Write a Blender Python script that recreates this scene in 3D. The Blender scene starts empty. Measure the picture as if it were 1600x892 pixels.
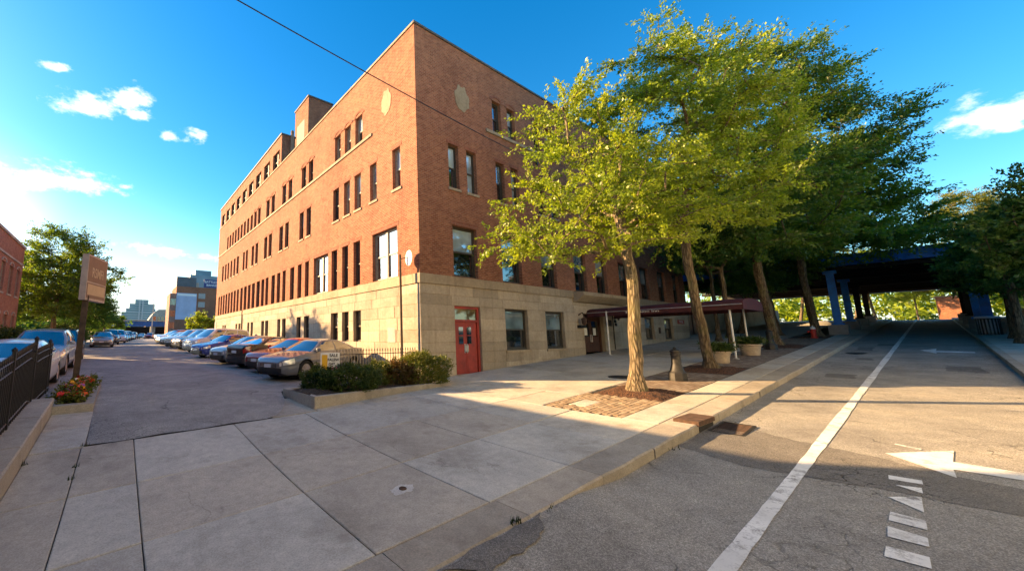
import bpy, math, random
import numpy as np
from mathutils import Vector, Matrix

R = math.radians
sc = bpy.context.scene
col = sc.collection

# ------------------------------------------------------------------ camera
CAM = (-9.307, -10.314, 1.6)
cd = bpy.data.cameras.new('camera')
cam = bpy.data.objects.new('camera', cd)
col.objects.link(cam)
cd.sensor_width = 36.0
cd.lens = 12.96
cd.shift_x = 0.146875
cd.shift_y = -0.0006
cd.clip_start = 0.05
cd.clip_end = 6000
RT, UP, BK = Vector((.8392, -.5438, -.0023)), Vector((-.0730, -.1169, .9905)), Vector((-.5389, -.8310, -.1378))
cam.matrix_world = Matrix(((RT.x, UP.x, BK.x, CAM[0]), (RT.y, UP.y, BK.y, CAM[1]), (RT.z, UP.z, BK.z, CAM[2]), (0, 0, 0, 1)))
sc.camera = cam

# ------------------------------------------------------------------ light
SUN_EL, SUN_AZ = 19.5, 39.5            # azimuth: degrees from +Y (up the lot) towards -X
SUN_DIR = Vector((-math.sin(R(SUN_AZ)) * math.cos(R(SUN_EL)), math.cos(R(SUN_AZ)) * math.cos(R(SUN_EL)), math.sin(R(SUN_EL))))
ld = bpy.data.lights.new('sun', 'SUN')
ld.energy = 2.65
ld.angle = R(0.5)
ld.color = (1.0, .635, .30)
sun = bpy.data.objects.new('sun', ld)
col.objects.link(sun)
sun.rotation_euler = SUN_DIR.to_track_quat('Z', 'Y').to_euler()
sun.location = (-40, 40, 40)

sc.view_settings.view_transform = 'Standard'
sc.view_settings.look = 'None'
sc.view_settings.gamma = 1
sc.view_settings.exposure = 3.0
sc.view_settings.use_curve_mapping = False
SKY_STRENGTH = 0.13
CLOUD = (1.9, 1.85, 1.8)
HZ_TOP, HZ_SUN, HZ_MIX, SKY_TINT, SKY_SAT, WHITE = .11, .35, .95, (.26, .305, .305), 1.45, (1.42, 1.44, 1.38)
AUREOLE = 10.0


def pix_dir(u, v):
    """direction through a photograph pixel (1600x892)"""
    d = RT * (u - 565) - UP * (v - 445) - BK * 576
    return d.normalized()


def at_y(u, v, y):
    d = pix_dir(u, v); t = (y - CAM[1]) / d.y
    return Vector(CAM) + d * t


def at_x(u, v, x):
    d = pix_dir(u, v); t = (x - CAM[0]) / d.x
    return Vector(CAM) + d * t


def make_world():
    w = bpy.data.worlds.new('World'); sc.world = w; w.use_nodes = True
    nt = w.node_tree; N = nt.nodes; Lk = nt.links
    N.clear()
    out = N.new('ShaderNodeOutputWorld'); bg = N.new('ShaderNodeBackground')
    sky = N.new('ShaderNodeTexSky'); sky.sky_type = 'NISHITA'; sky.sun_disc = False
    sky.sun_elevation = R(SUN_EL); sky.sun_rotation = R(-SUN_AZ)
    sky.air_density = 1.1; sky.dust_density = .25; sky.ozone_density = 2.2
    hs = N.new('ShaderNodeHueSaturation'); hs.inputs['Saturation'].default_value = SKY_SAT; hs.inputs['Hue'].default_value = .5
    hs.inputs['Value'].default_value = 1.0
    Lk.new(sky.outputs[0], hs.inputs['Color'])
    tc = N.new('ShaderNodeTexCoord')
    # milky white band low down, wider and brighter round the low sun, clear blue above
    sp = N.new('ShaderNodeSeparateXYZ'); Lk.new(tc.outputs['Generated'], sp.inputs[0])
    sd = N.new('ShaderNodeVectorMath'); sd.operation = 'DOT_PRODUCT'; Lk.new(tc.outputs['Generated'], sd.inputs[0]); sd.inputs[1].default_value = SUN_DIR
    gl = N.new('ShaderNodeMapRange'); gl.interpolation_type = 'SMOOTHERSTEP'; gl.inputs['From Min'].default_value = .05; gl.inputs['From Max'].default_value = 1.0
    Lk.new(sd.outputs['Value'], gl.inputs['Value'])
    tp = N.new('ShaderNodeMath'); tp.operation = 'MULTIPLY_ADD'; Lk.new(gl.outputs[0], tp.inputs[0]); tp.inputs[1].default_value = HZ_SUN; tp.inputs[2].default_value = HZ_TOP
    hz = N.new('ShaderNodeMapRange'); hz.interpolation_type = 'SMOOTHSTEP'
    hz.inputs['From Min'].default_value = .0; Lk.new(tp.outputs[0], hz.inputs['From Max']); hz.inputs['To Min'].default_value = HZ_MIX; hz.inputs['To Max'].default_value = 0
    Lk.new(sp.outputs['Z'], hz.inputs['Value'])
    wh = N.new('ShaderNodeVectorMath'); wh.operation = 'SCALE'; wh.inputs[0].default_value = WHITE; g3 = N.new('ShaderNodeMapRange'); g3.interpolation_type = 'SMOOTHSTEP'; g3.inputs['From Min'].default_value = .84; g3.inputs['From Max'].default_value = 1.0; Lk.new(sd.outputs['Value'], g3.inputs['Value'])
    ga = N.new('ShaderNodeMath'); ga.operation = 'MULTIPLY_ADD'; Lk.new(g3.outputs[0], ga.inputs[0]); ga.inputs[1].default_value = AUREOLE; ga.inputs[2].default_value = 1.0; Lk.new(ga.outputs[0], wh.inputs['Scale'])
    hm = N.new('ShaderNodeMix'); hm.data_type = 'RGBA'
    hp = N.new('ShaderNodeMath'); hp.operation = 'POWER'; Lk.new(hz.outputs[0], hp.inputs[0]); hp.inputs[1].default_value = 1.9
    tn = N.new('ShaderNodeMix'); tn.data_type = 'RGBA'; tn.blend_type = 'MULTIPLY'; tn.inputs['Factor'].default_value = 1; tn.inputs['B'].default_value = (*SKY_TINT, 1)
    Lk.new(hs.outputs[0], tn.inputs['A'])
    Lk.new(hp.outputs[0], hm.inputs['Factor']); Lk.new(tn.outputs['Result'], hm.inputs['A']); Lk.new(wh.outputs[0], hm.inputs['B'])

    def math_(op, a, b=None):
        m = N.new('ShaderNodeMath'); m.operation = op
        for i, x in enumerate((a, b)):
            if x is None: continue
            if isinstance(x, (int, float)): m.inputs[i].default_value = x
            else: Lk.new(x, m.inputs[i])
        return m.outputs[0]
    # clouds: soft elliptic patches in the directions where the photograph has them, frayed by noise
    clouds = [(88, 103, 26, 9), (150, 165, 56, 20), (205, 156, 50, 22), (212, 180, 24, 10), (265, 213, 16, 8), (306, 212, 24, 12),
              (70, 280, 105, 26), (20, 270, 60, 22), (197, 291, 14, 6), (265, 394, 60, 9),
              (1515, 158, 32, 18), (1555, 178, 75, 28), (1600, 160, 50, 30), (1578, 200, 30, 9)]
    best = None
    for (u, v, rx, ry) in clouds:
        d = pix_dir(u, v)
        t1 = (pix_dir(u + rx, v - rx * (.22 if u > 1000 else -.12)) - d); t2 = (pix_dir(u, v - ry) - d)
        t2 = t2 - t1 * (t2.dot(t1) / t1.dot(t1))
        s = None
        for t in (t1, t2):
            dp = N.new('ShaderNodeVectorMath'); dp.operation = 'DOT_PRODUCT'
            Lk.new(tc.outputs['Generated'], dp.inputs[0]); dp.inputs[1].default_value = t / t.dot(t)
            x = math_('SUBTRACT', dp.outputs['Value'], d.dot(t) / t.dot(t))
            x = math_('MULTIPLY', x, x)
            s = x if s is None else math_('ADD', s, x)
        fr = N.new('ShaderNodeVectorMath'); fr.operation = 'DOT_PRODUCT'
        Lk.new(tc.outputs['Generated'], fr.inputs[0]); fr.inputs[1].default_value = d
        fr = math_('GREATER_THAN', fr.outputs['Value'], 0.3)
        e = math_('MULTIPLY', math_('SUBTRACT', 1.5, math_('SQRT', s)), fr)
        best = e if best is None else math_('MAXIMUM', best, e)
    nz = N.new('ShaderNodeTexNoise'); nz.inputs['Scale'].default_value = 17; nz.inputs['Detail'].default_value = 9; nz.inputs['Roughness'].default_value = .66
    mp = N.new('ShaderNodeMapping'); mp.inputs['Scale'].default_value = (1, 1, 1.9)
    Lk.new(tc.outputs['Generated'], mp.inputs[0]); Lk.new(mp.outputs[0], nz.inputs['Vector'])
    k = math_('ADD', best, math_('MULTIPLY', math_('SUBTRACT', nz.outputs['Fac'], .5), 4.3))
    mr = N.new('ShaderNodeMapRange'); mr.interpolation_type = 'SMOOTHSTEP'
    mr.inputs['From Min'].default_value = .35; mr.inputs['From Max'].default_value = 1.75
    Lk.new(k, mr.inputs['Value'])
    fac = math_('MULTIPLY', mr.outputs[0], math_('GREATER_THAN', best, .02))
    # cloud shading: greyer where the noise is thick
    cr = N.new('ShaderNodeMapRange'); cr.inputs['From Min'].default_value = 1.5; cr.inputs['From Max'].default_value = 2.5
    cr.inputs['To Min'].default_value = 1; cr.inputs['To Max'].default_value = .6
    Lk.new(k, cr.inputs['Value'])
    cc = N.new('ShaderNodeVectorMath'); cc.operation = 'SCALE'; cc.inputs[0].default_value = CLOUD
    Lk.new(cr.outputs[0], cc.inputs['Scale'])
    mx = N.new('ShaderNodeMix'); mx.data_type = 'RGBA'
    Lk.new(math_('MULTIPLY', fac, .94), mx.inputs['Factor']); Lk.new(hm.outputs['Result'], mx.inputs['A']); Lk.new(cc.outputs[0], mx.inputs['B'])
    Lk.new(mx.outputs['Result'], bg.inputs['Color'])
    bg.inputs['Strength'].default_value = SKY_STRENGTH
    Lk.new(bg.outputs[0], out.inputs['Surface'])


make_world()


# ------------------------------------------------------------------ ground shape
def ss(t):
    t = min(1, max(0, t)); return t * t * (3 - 2 * t)


KERB_Y = -7.75


def zs(x):
    x = max(x, -16)
    return .052 * x if x < 66 else 3.432 + .01 * min(x - 66, 60)


def lot(y):
    y = max(y, -5)
    return .03 + .02 * y if y < 30 else .63 + .5 * (1 - math.exp(-(y - 30) / 40))


def walk(x, y):
    s = zs(x); w = ss((y + 6.5) / 8.5) * (1 - ss((x + 2.5) / 3.5))
    return s + w * (lot(y) - s)


def road(x, y=-20):
    return zs(x) - .15 + .13 * (1 - ss((x + 5.) / 1.8)) * ss((y + 8.7) / .9)


def ground(x, y):
    return walk(x, y) if y > KERB_Y else road(x, y) if y > -11.5 else zs(x)


# ------------------------------------------------------------------ object helpers
def mesh_np(name, V, F=None, quads=None, mat=None, smooth=False, attr=None):
    me = bpy.data.meshes.new(name)
    V = np.asarray(V, dtype=np.float32).reshape(-1, 3)
    if quads is not None:
        Q = np.asarray(quads, dtype=np.int32); n, k = Q.shape
        me.vertices.add(len(V)); me.vertices.foreach_set('co', V.ravel())
        me.loops.add(n * k); me.loops.foreach_set('vertex_index', Q.ravel())
        me.polygons.add(n); me.polygons.foreach_set('loop_start', np.arange(0, n * k, k, dtype=np.int32))
        me.update(calc_edges=True)
    else:
        me.from_pydata(V.tolist(), [], F)
    if smooth:
        me.polygons.foreach_set('use_smooth', np.ones(len(me.polygons), dtype=bool))
    if attr is not None:
        a = me.attributes.new('rnd', 'FLOAT', 'POINT'); a.data.foreach_set('value', np.asarray(attr, dtype=np.float32))
    for m in (mat if isinstance(mat, (list, tuple)) else [mat] if mat else []):
        me.materials.append(m)
    return me


def link(name, me, parent=None, loc=None, rot=None, scale=None):
    o = bpy.data.objects.new(name, me); col.objects.link(o)
    if parent is not None: o.parent = parent
    if loc is not None: o.location = loc
    if rot is not None: o.rotation_euler = rot
    if scale is not None: o.scale = scale
    return o


def tag(o, label=None, cat=None, group=None, kind=None):
    if label: o['label'] = label
    if cat: o['category'] = cat
    if group: o['group'] = group
    if kind: o['kind'] = kind
    return o


def thing(name, label, cat, loc=(0, 0, 0), rz=0, group=None):
    o = bpy.data.objects.new(name, None); col.objects.link(o)
    o.empty_display_size = .2
    o.location = loc; o.rotation_euler = (0, 0, rz)
    return tag(o, label, cat, group)


class MB:
    """collects shapes and links them as ONE mesh object"""
    def __init__(self): self.V = []; self.F = []

    def add(self, V, F):
        b = len(self.V); self.V += [tuple(v) for v in V]; self.F += [[i + b for i in f] for f in F]; return self

    def box(self, c, s, rz=0, rot=None, ch=0):
        hx, hy, hz = s[0] / 2, s[1] / 2, s[2] / 2
        P = [Vector((x * hx, y * hy, z * hz)) for z in (-1, 1) for y in (-1, 1) for x in (-1, 1)]
        m = rot if rot is not None else Matrix.Rotation(rz, 3, 'Z')
        return self.add([m @ p + Vector(c) for p in P], [(0, 2, 3, 1), (4, 5, 7, 6), (0, 1, 5, 4), (2, 6, 7, 3), (0, 4, 6, 2), (1, 3, 7, 5)])

    def bbox(self, a, b):
        return self.box([(a[i] + b[i]) / 2 for i in range(3)], [abs(b[i] - a[i]) for i in range(3)])

    def tube(self, pts, r, n=8, cap=True):
        pts = [Vector(p) for p in pts]; k = len(pts); rs = r if isinstance(r, (list, tuple)) else [r] * k
        V = []; F = []; ref = None
        for i, p in enumerate(pts):
            d = (pts[min(i + 1, k - 1)] - pts[max(i - 1, 0)]).normalized()
            a = ref if ref is not None else (Vector((0, 0, 1)) if abs(d.z) < .9 else Vector((1, 0, 0)))
            x = (a - d * a.dot(d)).normalized(); ref = x; y = d.cross(x)
            for j in range(n):
                t = 2 * math.pi * j / n; V.append(p + (x * math.cos(t) + y * math.sin(t)) * rs[i])
        for i in range(k - 1):
            for j in range(n):
                F.append((i * n + j, i * n + (j + 1) % n, (i + 1) * n + (j + 1) % n, (i + 1) * n + j))
        if cap: F.append(tuple(range(n))[::-1]); F.append(tuple((k - 1) * n + j for j in range(n)))
        return self.add(V, F)

    def lathe(self, prof, c=(0, 0, 0), n=16, m=None):
        V = []; F = []; k = len(prof); m = m or Matrix.Identity(3)
        for r, z in prof:
            for j in range(n):
                t = 2 * math.pi * j / n; V.append(m @ Vector((r * math.cos(t), r * math.sin(t), z)) + Vector(c))
        for i in range(k - 1):
            for j in range(n):
                F.append((i * n + j, i * n + (j + 1) % n, (i + 1) * n + (j + 1) % n, (i + 1) * n + j))
        if prof[0][0] > 1e-4: F.append(tuple(range(n))[::-1])
        if prof[-1][0] > 1e-4: F.append(tuple((k - 1) * n + j for j in range(n)))
        return self.add(V, F)

    def poly(self, pts): return self.add(pts, [tuple(range(len(pts)))])

    def prism(self, pts, z0, z1):
        n = len(pts); V = [(p[0], p[1], z0) for p in pts] + [(p[0], p[1], z1) for p in pts]
        return self.add(V, [tuple(range(n))[::-1], tuple(range(n, 2 * n))] + [(i, (i + 1) % n, n + (i + 1) % n, n + i) for i in range(n)])

    def mesh(self, name, mat=None, smooth=False):
        me = mesh_np(name, self.V, self.F, mat=mat)
        if smooth:
            me.polygons.foreach_set('use_smooth', np.ones(len(me.polygons), dtype=bool))
            me.set_sharp_from_angle(angle=R(38))
        return me

    def build(self, name, mat=None, parent=None, loc=None, rot=None, smooth=False):
        return link(name, self.mesh(name, mat, smooth), parent, loc, rot)


# ------------------------------------------------------------------ materials
class NT:
    def __init__(self, name):
        self.m = bpy.data.materials.new(name); self.m.use_nodes = True
        self.t = self.m.node_tree; self.N = self.t.nodes; self.b = self.N['Principled BSDF']; self.out = self.N['Material Output']

    def n(self, typ, props=None, **ins):
        x = self.N.new('ShaderNode' + typ)
        for k, v in (props or {}).items(): setattr(x, k, v)
        for k, v in ins.items():
            s = x.inputs[int(k[1:])] if k[0] == 'i' and k[1:].isdigit() else x.inputs[k.replace('_', ' ')]
            if hasattr(v, 'is_linked'): self.t.links.new(v, s)
            else: s.default_value = v
        return x

    def link(self, a, b): self.t.links.new(a, b)

    def coord(self, which='Object'): return self.n('TexCoord').outputs[which]

    def world(self): return self.n('NewGeometry').outputs['Position']

    def noise(self, vec, scale, detail=4, rough=.55, out='Fac'):
        return self.n('TexNoise', Vector=vec, Scale=scale, Detail=detail, Roughness=rough).outputs[out]

    def ramp(self, fac, stops, interp='LINEAR'):
        r = self.n('ValToRGB'); r.color_ramp.interpolation = interp; e = r.color_ramp.elements
        while len(e) > 1: e.remove(e[-1])
        for i, (p, c) in enumerate(stops):
            el = e[0] if i == 0 else e.new(p)
            el.position = p; el.color = (c if len(c) == 4 else (*c, 1))
        self.link(fac, r.inputs[0]); return r.outputs[0]

    def mix(self, fac, a, b, blend='MIX'):
        m = self.n('Mix', {'data_type': 'RGBA', 'blend_type': blend})
        for s, v in (('Factor', fac), ('A', a), ('B', b)):
            if hasattr(v, 'is_linked'): self.link(v, m.inputs[s])
            else: m.inputs[s].default_value = v if not isinstance(v, tuple) or len(v) == 4 else (*v, 1)
        return m.outputs['Result']

    def math(self, op, a, b=0.0, c=None):
        m = self.n('Math', {'operation': op})
        for i, v in enumerate((a, b, c)):
            if v is None: continue
            if hasattr(v, 'is_linked'): self.link(v, m.inputs[i])
            else: m.inputs[i].default_value = v
        return m.outputs[0]

    def bump(self, h, strength=.3, dist=.01):
        b = self.n('Bump', Strength=strength, Distance=dist); self.link(h, b.inputs['Height'])
        self.link(b.outputs[0], self.b.inputs['Normal'])

    def base(self, c):
        if hasattr(c, 'is_linked'): self.link(c, self.b.inputs['Base Color'])
        else: self.b.inputs['Base Color'].default_value = (*c, 1)

    def set(self, **k):
        for a, v in k.items():
            s = self.b.inputs[a.replace('_', ' ')]
            if hasattr(v, 'is_linked'): self.link(v, s)
            else: s.default_value = v
        return self.m


def flat(name, c, rough=.6, var=.12, scale=6, metal=0, bump=.08, spec=.5):
    """plain paint or metal with a little mottling"""
    t = NT(name); p = t.coord(); f = t.noise(p, scale, 5)
    lo = tuple(x * (1 - var * 1.6) for x in c); hi = tuple(min(1, x * (1 + var * 1.2)) for x in c)
    t.base(t.ramp(f, [(.3, lo), (.7, hi)]))
    if bump: t.bump(t.noise(p, scale * 9, 3), bump, .004)
    return t.set(Roughness=t.math('ADD', t.math('MULTIPLY', f, .14), rough - .07), Metallic=metal, **{'Specular_IOR_Level': spec})


def concrete(name, c, c2, tint=True, joint=False):
    t = NT(name); p = t.world(); r = t.n('ObjectInfo').outputs['Random']
    big = t.noise(p, .9, 6, .6); fine = t.noise(p, 55, 4, .7); mid = t.noise(p, 7, 5, .65)
    a = t.mix(t.math('GREATER_THAN', r, .62), c, c2) if tint else t.mix(0, c, c2)
    a = t.mix(1, a, t.ramp(t.math('FRACT', t.math('MULTIPLY', r, 7.3)), [(0, (.88,) * 3), (1, (1.08,) * 3)]), 'MULTIPLY') if tint else a
    a = t.mix(1, a, t.ramp(big, [(.28, (.70, .68, .66)), (.5, (1, 1, 1)), (.74, (1.16, 1.15, 1.12))]), 'MULTIPLY')
    a = t.mix(1, a, t.ramp(mid, [(.3, (.86,) * 3), (.7, (1.1,) * 3)]), 'MULTIPLY')
    a = t.mix(1, a, t.ramp(fine, [(.3, (.72,) * 3), (.62, (1.12,) * 3)]), 'MULTIPLY')
    # dark gum spots and small stains
    v = t.n('TexVoronoi', Vector=p, Scale=2.3).outputs['Distance']
    a = t.mix(t.ramp(t.math('ADD', v, t.math('MULTIPLY', mid, .03)), [(.028, (.55,) * 3), (.045, (0,) * 3)]), a, (.06, .055, .05))
    wp = t.n('VectorMath', {'operation': 'ADD'}, i0=p, i1=t.n('VectorMath', {'operation': 'SCALE'}, i0=t.n('TexNoise', Vector=p, Scale=3., Detail=4).outputs['Color'], Scale=.5).outputs[0]).outputs[0]
    ck = t.n('TexVoronoi', {'feature': 'DISTANCE_TO_EDGE'}, Vector=wp, Scale=.42).outputs['Distance']
    ck = t.mix(1, t.ramp(ck, [(.0015, (.75,) * 3), (.0045, (0,) * 3)]), t.ramp(t.noise(p, .5, 2), [(.60, (0,) * 3), (.68, (.7,) * 3)]), 'MULTIPLY')
    a = t.mix(ck, a, (.10, .085, .07))
    st = t.ramp(t.noise(p, 2.1, 3), [(.60, (0,) * 3), (.75, (.35,) * 3)])
    a = t.mix(st, a, (.17, .13, .10))
    t.base(a); t.bump(t.math('ADD', fine, t.math('MULTIPLY', mid, .6)), .35, .006)
    return t.set(Roughness=.9, Specular_IOR_Level=.25)


def asphalt(name, c, warm=1.0):
    t = NT(name); p = t.world()
    agg = t.n('TexVoronoi', Vector=p, Scale=120).outputs['Color']
    agg = t.n('SeparateColor', i0=agg).outputs[0]
    fine = t.noise(p, 38, 5, .75); big = t.noise(p, .55, 6, .62); mid = t.noise(p, 3.2, 5, .6)
    a = t.ramp(agg, [(0, tuple(x * .62 for x in c)), (.6, c), (1, tuple(min(1, x * 1.5) for x in c))])
    a = t.mix(1, a, t.ramp(fine, [(.3, (.72,) * 3), (.7, (1.2,) * 3)]), 'MULTIPLY')
    a = t.mix(1, a, t.ramp(big, [(.3, (.68, .68, .70)), (.52, (1, 1, 1)), (.72, (1.22, 1.19, 1.13))]), 'MULTIPLY')
    a = t.mix(1, a, t.ramp(mid, [(.3, (.84,) * 3), (.7, (1.12,) * 3)]), 'MULTIPLY')
    # cracks, only in patches
    wp = t.n('VectorMath', {'operation': 'ADD'}, i0=p, i1=t.n('VectorMath', {'operation': 'SCALE'}, i0=t.n('TexNoise', Vector=p, Scale=2.2, Detail=4).outputs['Color'], Scale=.55).outputs[0]).outputs[0]
    cr = t.n('TexVoronoi', {'feature': 'DISTANCE_TO_EDGE'}, Vector=wp, Scale=.75).outputs['Distance']
    cr2 = t.n('TexVoronoi', {'feature': 'DISTANCE_TO_EDGE'}, Vector=wp, Scale=3.4).outputs['Distance']
    m1 = t.ramp(t.noise(p, .45, 2), [(.50, (0,) * 3), (.60, (.8,) * 3)])
    m2 = t.ramp(t.noise(t.n('VectorMath', {'operation': 'ADD'}, i0=p, i1=(7, 3, 0)).outputs[0], .38, 2), [(.55, (0,) * 3), (.63, (1,) * 3)])
    k = t.mix(1, t.ramp(cr, [(.004, (1,) * 3), (.012, (0,) * 3)]), m1, 'MULTIPLY')
    k2 = t.mix(1, t.ramp(cr2, [(.006, (.8,) * 3), (.022, (0,) * 3)]), m2, 'MULTIPLY')
    k = t.mix(1, k, k2, 'ADD')
    a = t.mix(k, a, tuple(x * .22 for x in c))
    # oil and tyre stains
    a = t.mix(t.ramp(t.noise(p, .8, 5, .65), [(.60, (0,) * 3), (.80, (.35,) * 3)]), a, tuple(x * .45 for x in c))
    t.base(a); h = t.math('SUBTRACT', t.math('ADD', agg, fine), t.math('MULTIPLY', k, 2.0))
    t.bump(h, .55, .008)
    return t.set(Roughness=.88, Specular_IOR_Level=.3)


def brick(name, cols, mortar, bw=.215, bh=.075, tinted=1.0):
    t = NT(name); uv = t.n('UVMap').outputs[0]; p = t.world()
    wob = t.n('VectorMath', {'operation': 'SCALE'}, i0=t.n('TexNoise', Vector=uv, Scale=14., Detail=2).outputs['Color'], Scale=.007).outputs[0]
    v = t.n('VectorMath', {'operation': 'ADD'}, i0=uv, i1=wob).outputs[0]
    b = t.n('TexBrick', {'offset': .5}, Vector=v, Color1=(0, 0, 0, 1), Color2=(1, 1, 1, 1), Mortar=(.5, .5, .5, 1), Scale=1.0, Mortar_Size=.0085, Mortar_Smooth=.25, Bias=0.0)
    b.inputs['Brick Width'].default_value = bw; b.inputs['Row Height'].default_value = bh
    tone = t.n('SeparateColor', i0=b.outputs['Color']).outputs[0]
    n = len(cols)
    a = t.ramp(tone, [(i / (n - 1), c) for i, c in enumerate(cols)])
    a = t.mix(b.outputs['Fac'], a, mortar)
    a = t.mix(1, a, t.ramp(t.noise(p, .35, 5, .65), [(.3, (.78, .76, .76)), (.5, (1, 1, 1)), (.75, (1.14, 1.12, 1.08))]), 'MULTIPLY')
    a = t.mix(1, a, t.ramp(t.noise(p, 4., 4, .65), [(.3, (.8,) * 3), (.7, (1.15,) * 3)]), 'MULTIPLY')
    a = t.mix(1, a, t.ramp(t.noise(p, 30, 3, .7), [(.3, (.82,) * 3), (.7, (1.16,) * 3)]), 'MULTIPLY')
    # vertical rain streaks
    sp = t.n('Mapping', Vector=p, Scale=(2.2, 2.2, .12)).outputs[0]
    a = t.mix(t.ramp(t.noise(sp, 1.6, 4, .6), [(.58, (0,) * 3), (.78, (.4,) * 3)]), a, (.10, .06, .045))
    t.base(a)
    h = t.math('SUBTRACT', t.math('ADD', t.math('MULTIPLY', tone, .25), t.math('MULTIPLY', t.noise(p, 40, 3), .35)), b.outputs['Fac'])
    t.bump(h, .7, .012)
    return t.set(Roughness=.92, Specular_IOR_Level=.2)


def stone(name, c, var=.2, streak=.35):
    t = NT(name); p = t.world(); r = t.n('ObjectInfo').outputs['Random']
    a = t.ramp(r, [(0, tuple(x * (1 - var) for x in c)), (.5, c), (1, tuple(x * (1 + var * .7) for x in c))])
    a = t.mix(1, a, t.ramp(t.noise(p, .8, 5, .65), [(.3, (.74, .71, .68)), (.5, (1, 1, 1)), (.72, (1.13, 1.1, 1.05))]), 'MULTIPLY')
    a = t.mix(1, a, t.ramp(t.noise(p, 9, 5, .7), [(.3, (.82,) * 3), (.7, (1.12,) * 3)]), 'MULTIPLY')
    sp = t.n('Mapping', Vector=p, Scale=(3, 3, .22)).outputs[0]
    a = t.mix(t.ramp(t.noise(sp, 1.5, 5, .6), [(.52, (0,) * 3), (.78, (streak,) * 3)]), a, (.10, .075, .05))
    t.base(a); t.bump(t.math('ADD', t.noise(p, 16, 5, .7), t.math('MULTIPLY', t.noise(p, 70, 3), .5)), .4, .01)
    return t.set(Roughness=.88, Specular_IOR_Level=.25)


def glass(name, tint=(.02, .028, .03), mirror=.35, rough=.04):
    t = NT(name); p = t.world()
    t.base(t.ramp(t.noise(p, .9, 2), [(.35, tuple(x * .6 for x in tint)), (.65, tuple(x * 1.5 for x in tint))]))
    t.bump(t.noise(p, 1.3, 2), .06, .03)
    t.set(Roughness=rough, IOR=1.5, Specular_IOR_Level=.6)
    g = t.n('BsdfGlossy', Color=(.86, .9, .92, 1), Roughness=rough)
    b = [n for n in t.N if n.bl_idname == 'ShaderNodeBump'][0]; t.link(b.outputs[0], g.inputs['Normal'])
    fr = t.n('LayerWeight', Blend=.35); t.link(b.outputs[0], fr.inputs['Normal'])
    m = t.n('MixShader', Fac=t.math('ADD', t.math('MULTIPLY', fr.outputs['Fresnel'], .5), mirror))
    t.link(t.b.outputs[0], m.inputs[1]); t.link(g.outputs[0], m.inputs[2]); t.link(m.outputs[0], t.out.inputs['Surface'])
    return t.m


def leafmat(name, stops, trans=.5, tcol=None):
    t = NT(name); a = t.n('Attribute', {'attribute_name': 'rnd'}).outputs['Fac']
    c = t.ramp(a, stops)
    d = t.n('BsdfDiffuse', Color=c); tr = t.n('BsdfTranslucent')
    t.link(t.mix(1, c, tcol or (1.7, 1.55, .6), 'MULTIPLY'), tr.inputs['Color'])
    m = t.n('MixShader', Fac=trans); t.link(d.outputs[0], m.inputs[1]); t.link(tr.outputs[0], m.inputs[2])
    g = t.n('BsdfGlossy', Roughness=.45, Color=(.9, .9, .8, 1)); m2 = t.n('MixShader', Fac=.035)
    t.link(m.outputs[0], m2.inputs[1]); t.link(g.outputs[0], m2.inputs[2]); t.link(m2.outputs[0], t.out.inputs['Surface'])
    return t.m


def barkmat(name, c, c2):
    t = NT(name); p = t.coord(); sp = t.n('Mapping', Vector=p, Scale=(1, 1, .16)).outputs[0]
    v = t.n('TexVoronoi', {'feature': 'DISTANCE_TO_EDGE'}, Vector=sp, Scale=17).outputs['Distance']
    n = t.noise(sp, 22, 5, .7)
    h = t.math('ADD', t.math('MINIMUM', v, .25), t.math('MULTIPLY', n, .3))
    a = t.ramp(h, [(.07, tuple(x * .25 for x in c)), (.22, c), (.48, c2)])
    a = t.mix(t.ramp(t.noise(p, 1.6, 4), [(.5, (0,) * 3), (.7, (.5,) * 3)]), a, (.16, .17, .06))
    a = t.mix(1, a, t.ramp(t.noise(t.n('Mapping', Vector=p, Scale=(1, 1, .07)).outputs[0], 13, 4, .7), [(.35, (.55,) * 3), (.62, (1.25,) * 3)]), 'MULTIPLY')
    t.base(a); t.bump(h, 1.0, .05)
    return t.set(Roughness=.95, Specular_IOR_Level=.15)


def carpaint(name, c, metal=.35, rough=.27):
    metal *= .35
    t = NT(name); p = t.coord()
    d = t.ramp(t.noise(p, 2.2, 4), [(.3, tuple(x * .9 for x in c)), (.7, c)])
    # road dust towards the sills
    z = t.n('SeparateXYZ', i0=p).outputs[2]
    dust = t.mix(1, t.ramp(z, [(.25, (.55,) * 3), (.62, (0,) * 3)]), t.ramp(t.noise(p, 5, 4), [(.35, (.2,) * 3), (.75, (1,) * 3)]), 'MULTIPLY')
    t.base(t.mix(dust, d, (.17, .15, .13)))
    return t.set(Roughness=rough, Metallic=metal, Coat_Weight=.6, Coat_Roughness=.06)


M = {}
M['slab'] = concrete('sidewalk concrete', (.45, .425, .37), (.44, .395, .325))
M['pale_slab'] = concrete('new pale concrete', (.49, .455, .39), (.48, .435, .36))
M['kerb'] = concrete('kerb concrete', (.36, .325, .27), (.37, .325, .26))
M['joint'] = flat('joint soil', (.035, .03, .024), .95, .3, 8)
M['road'] = asphalt('street asphalt', (.31, .292, .258))
M['lot'] = asphalt('lot asphalt', (.315, .30, .275))
M['patch'] = asphalt('patch asphalt', (.18, .168, .15))
M['brick'] = brick('red brick', [(.225, .078, .042), (.29, .105, .055), (.36, .145, .075), (.25, .088, .050), (.32, .125, .068)], (.33, .225, .15))
M['brick_far'] = brick('pale red brick', [(.30, .13, .09), (.36, .17, .12), (.33, .14, .10)], (.36, .28, .22))
M['brick_edge'] = brick('brick soldier course', [(.22, .07, .04), (.30, .10, .055)], (.30, .2, .14), .075, .215)
M['stone'] = stone('sandstone blocks', (.40, .338, .258))
M['stone_trim'] = stone('sandstone trim', (.36, .29, .20), .12, .5)
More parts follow.
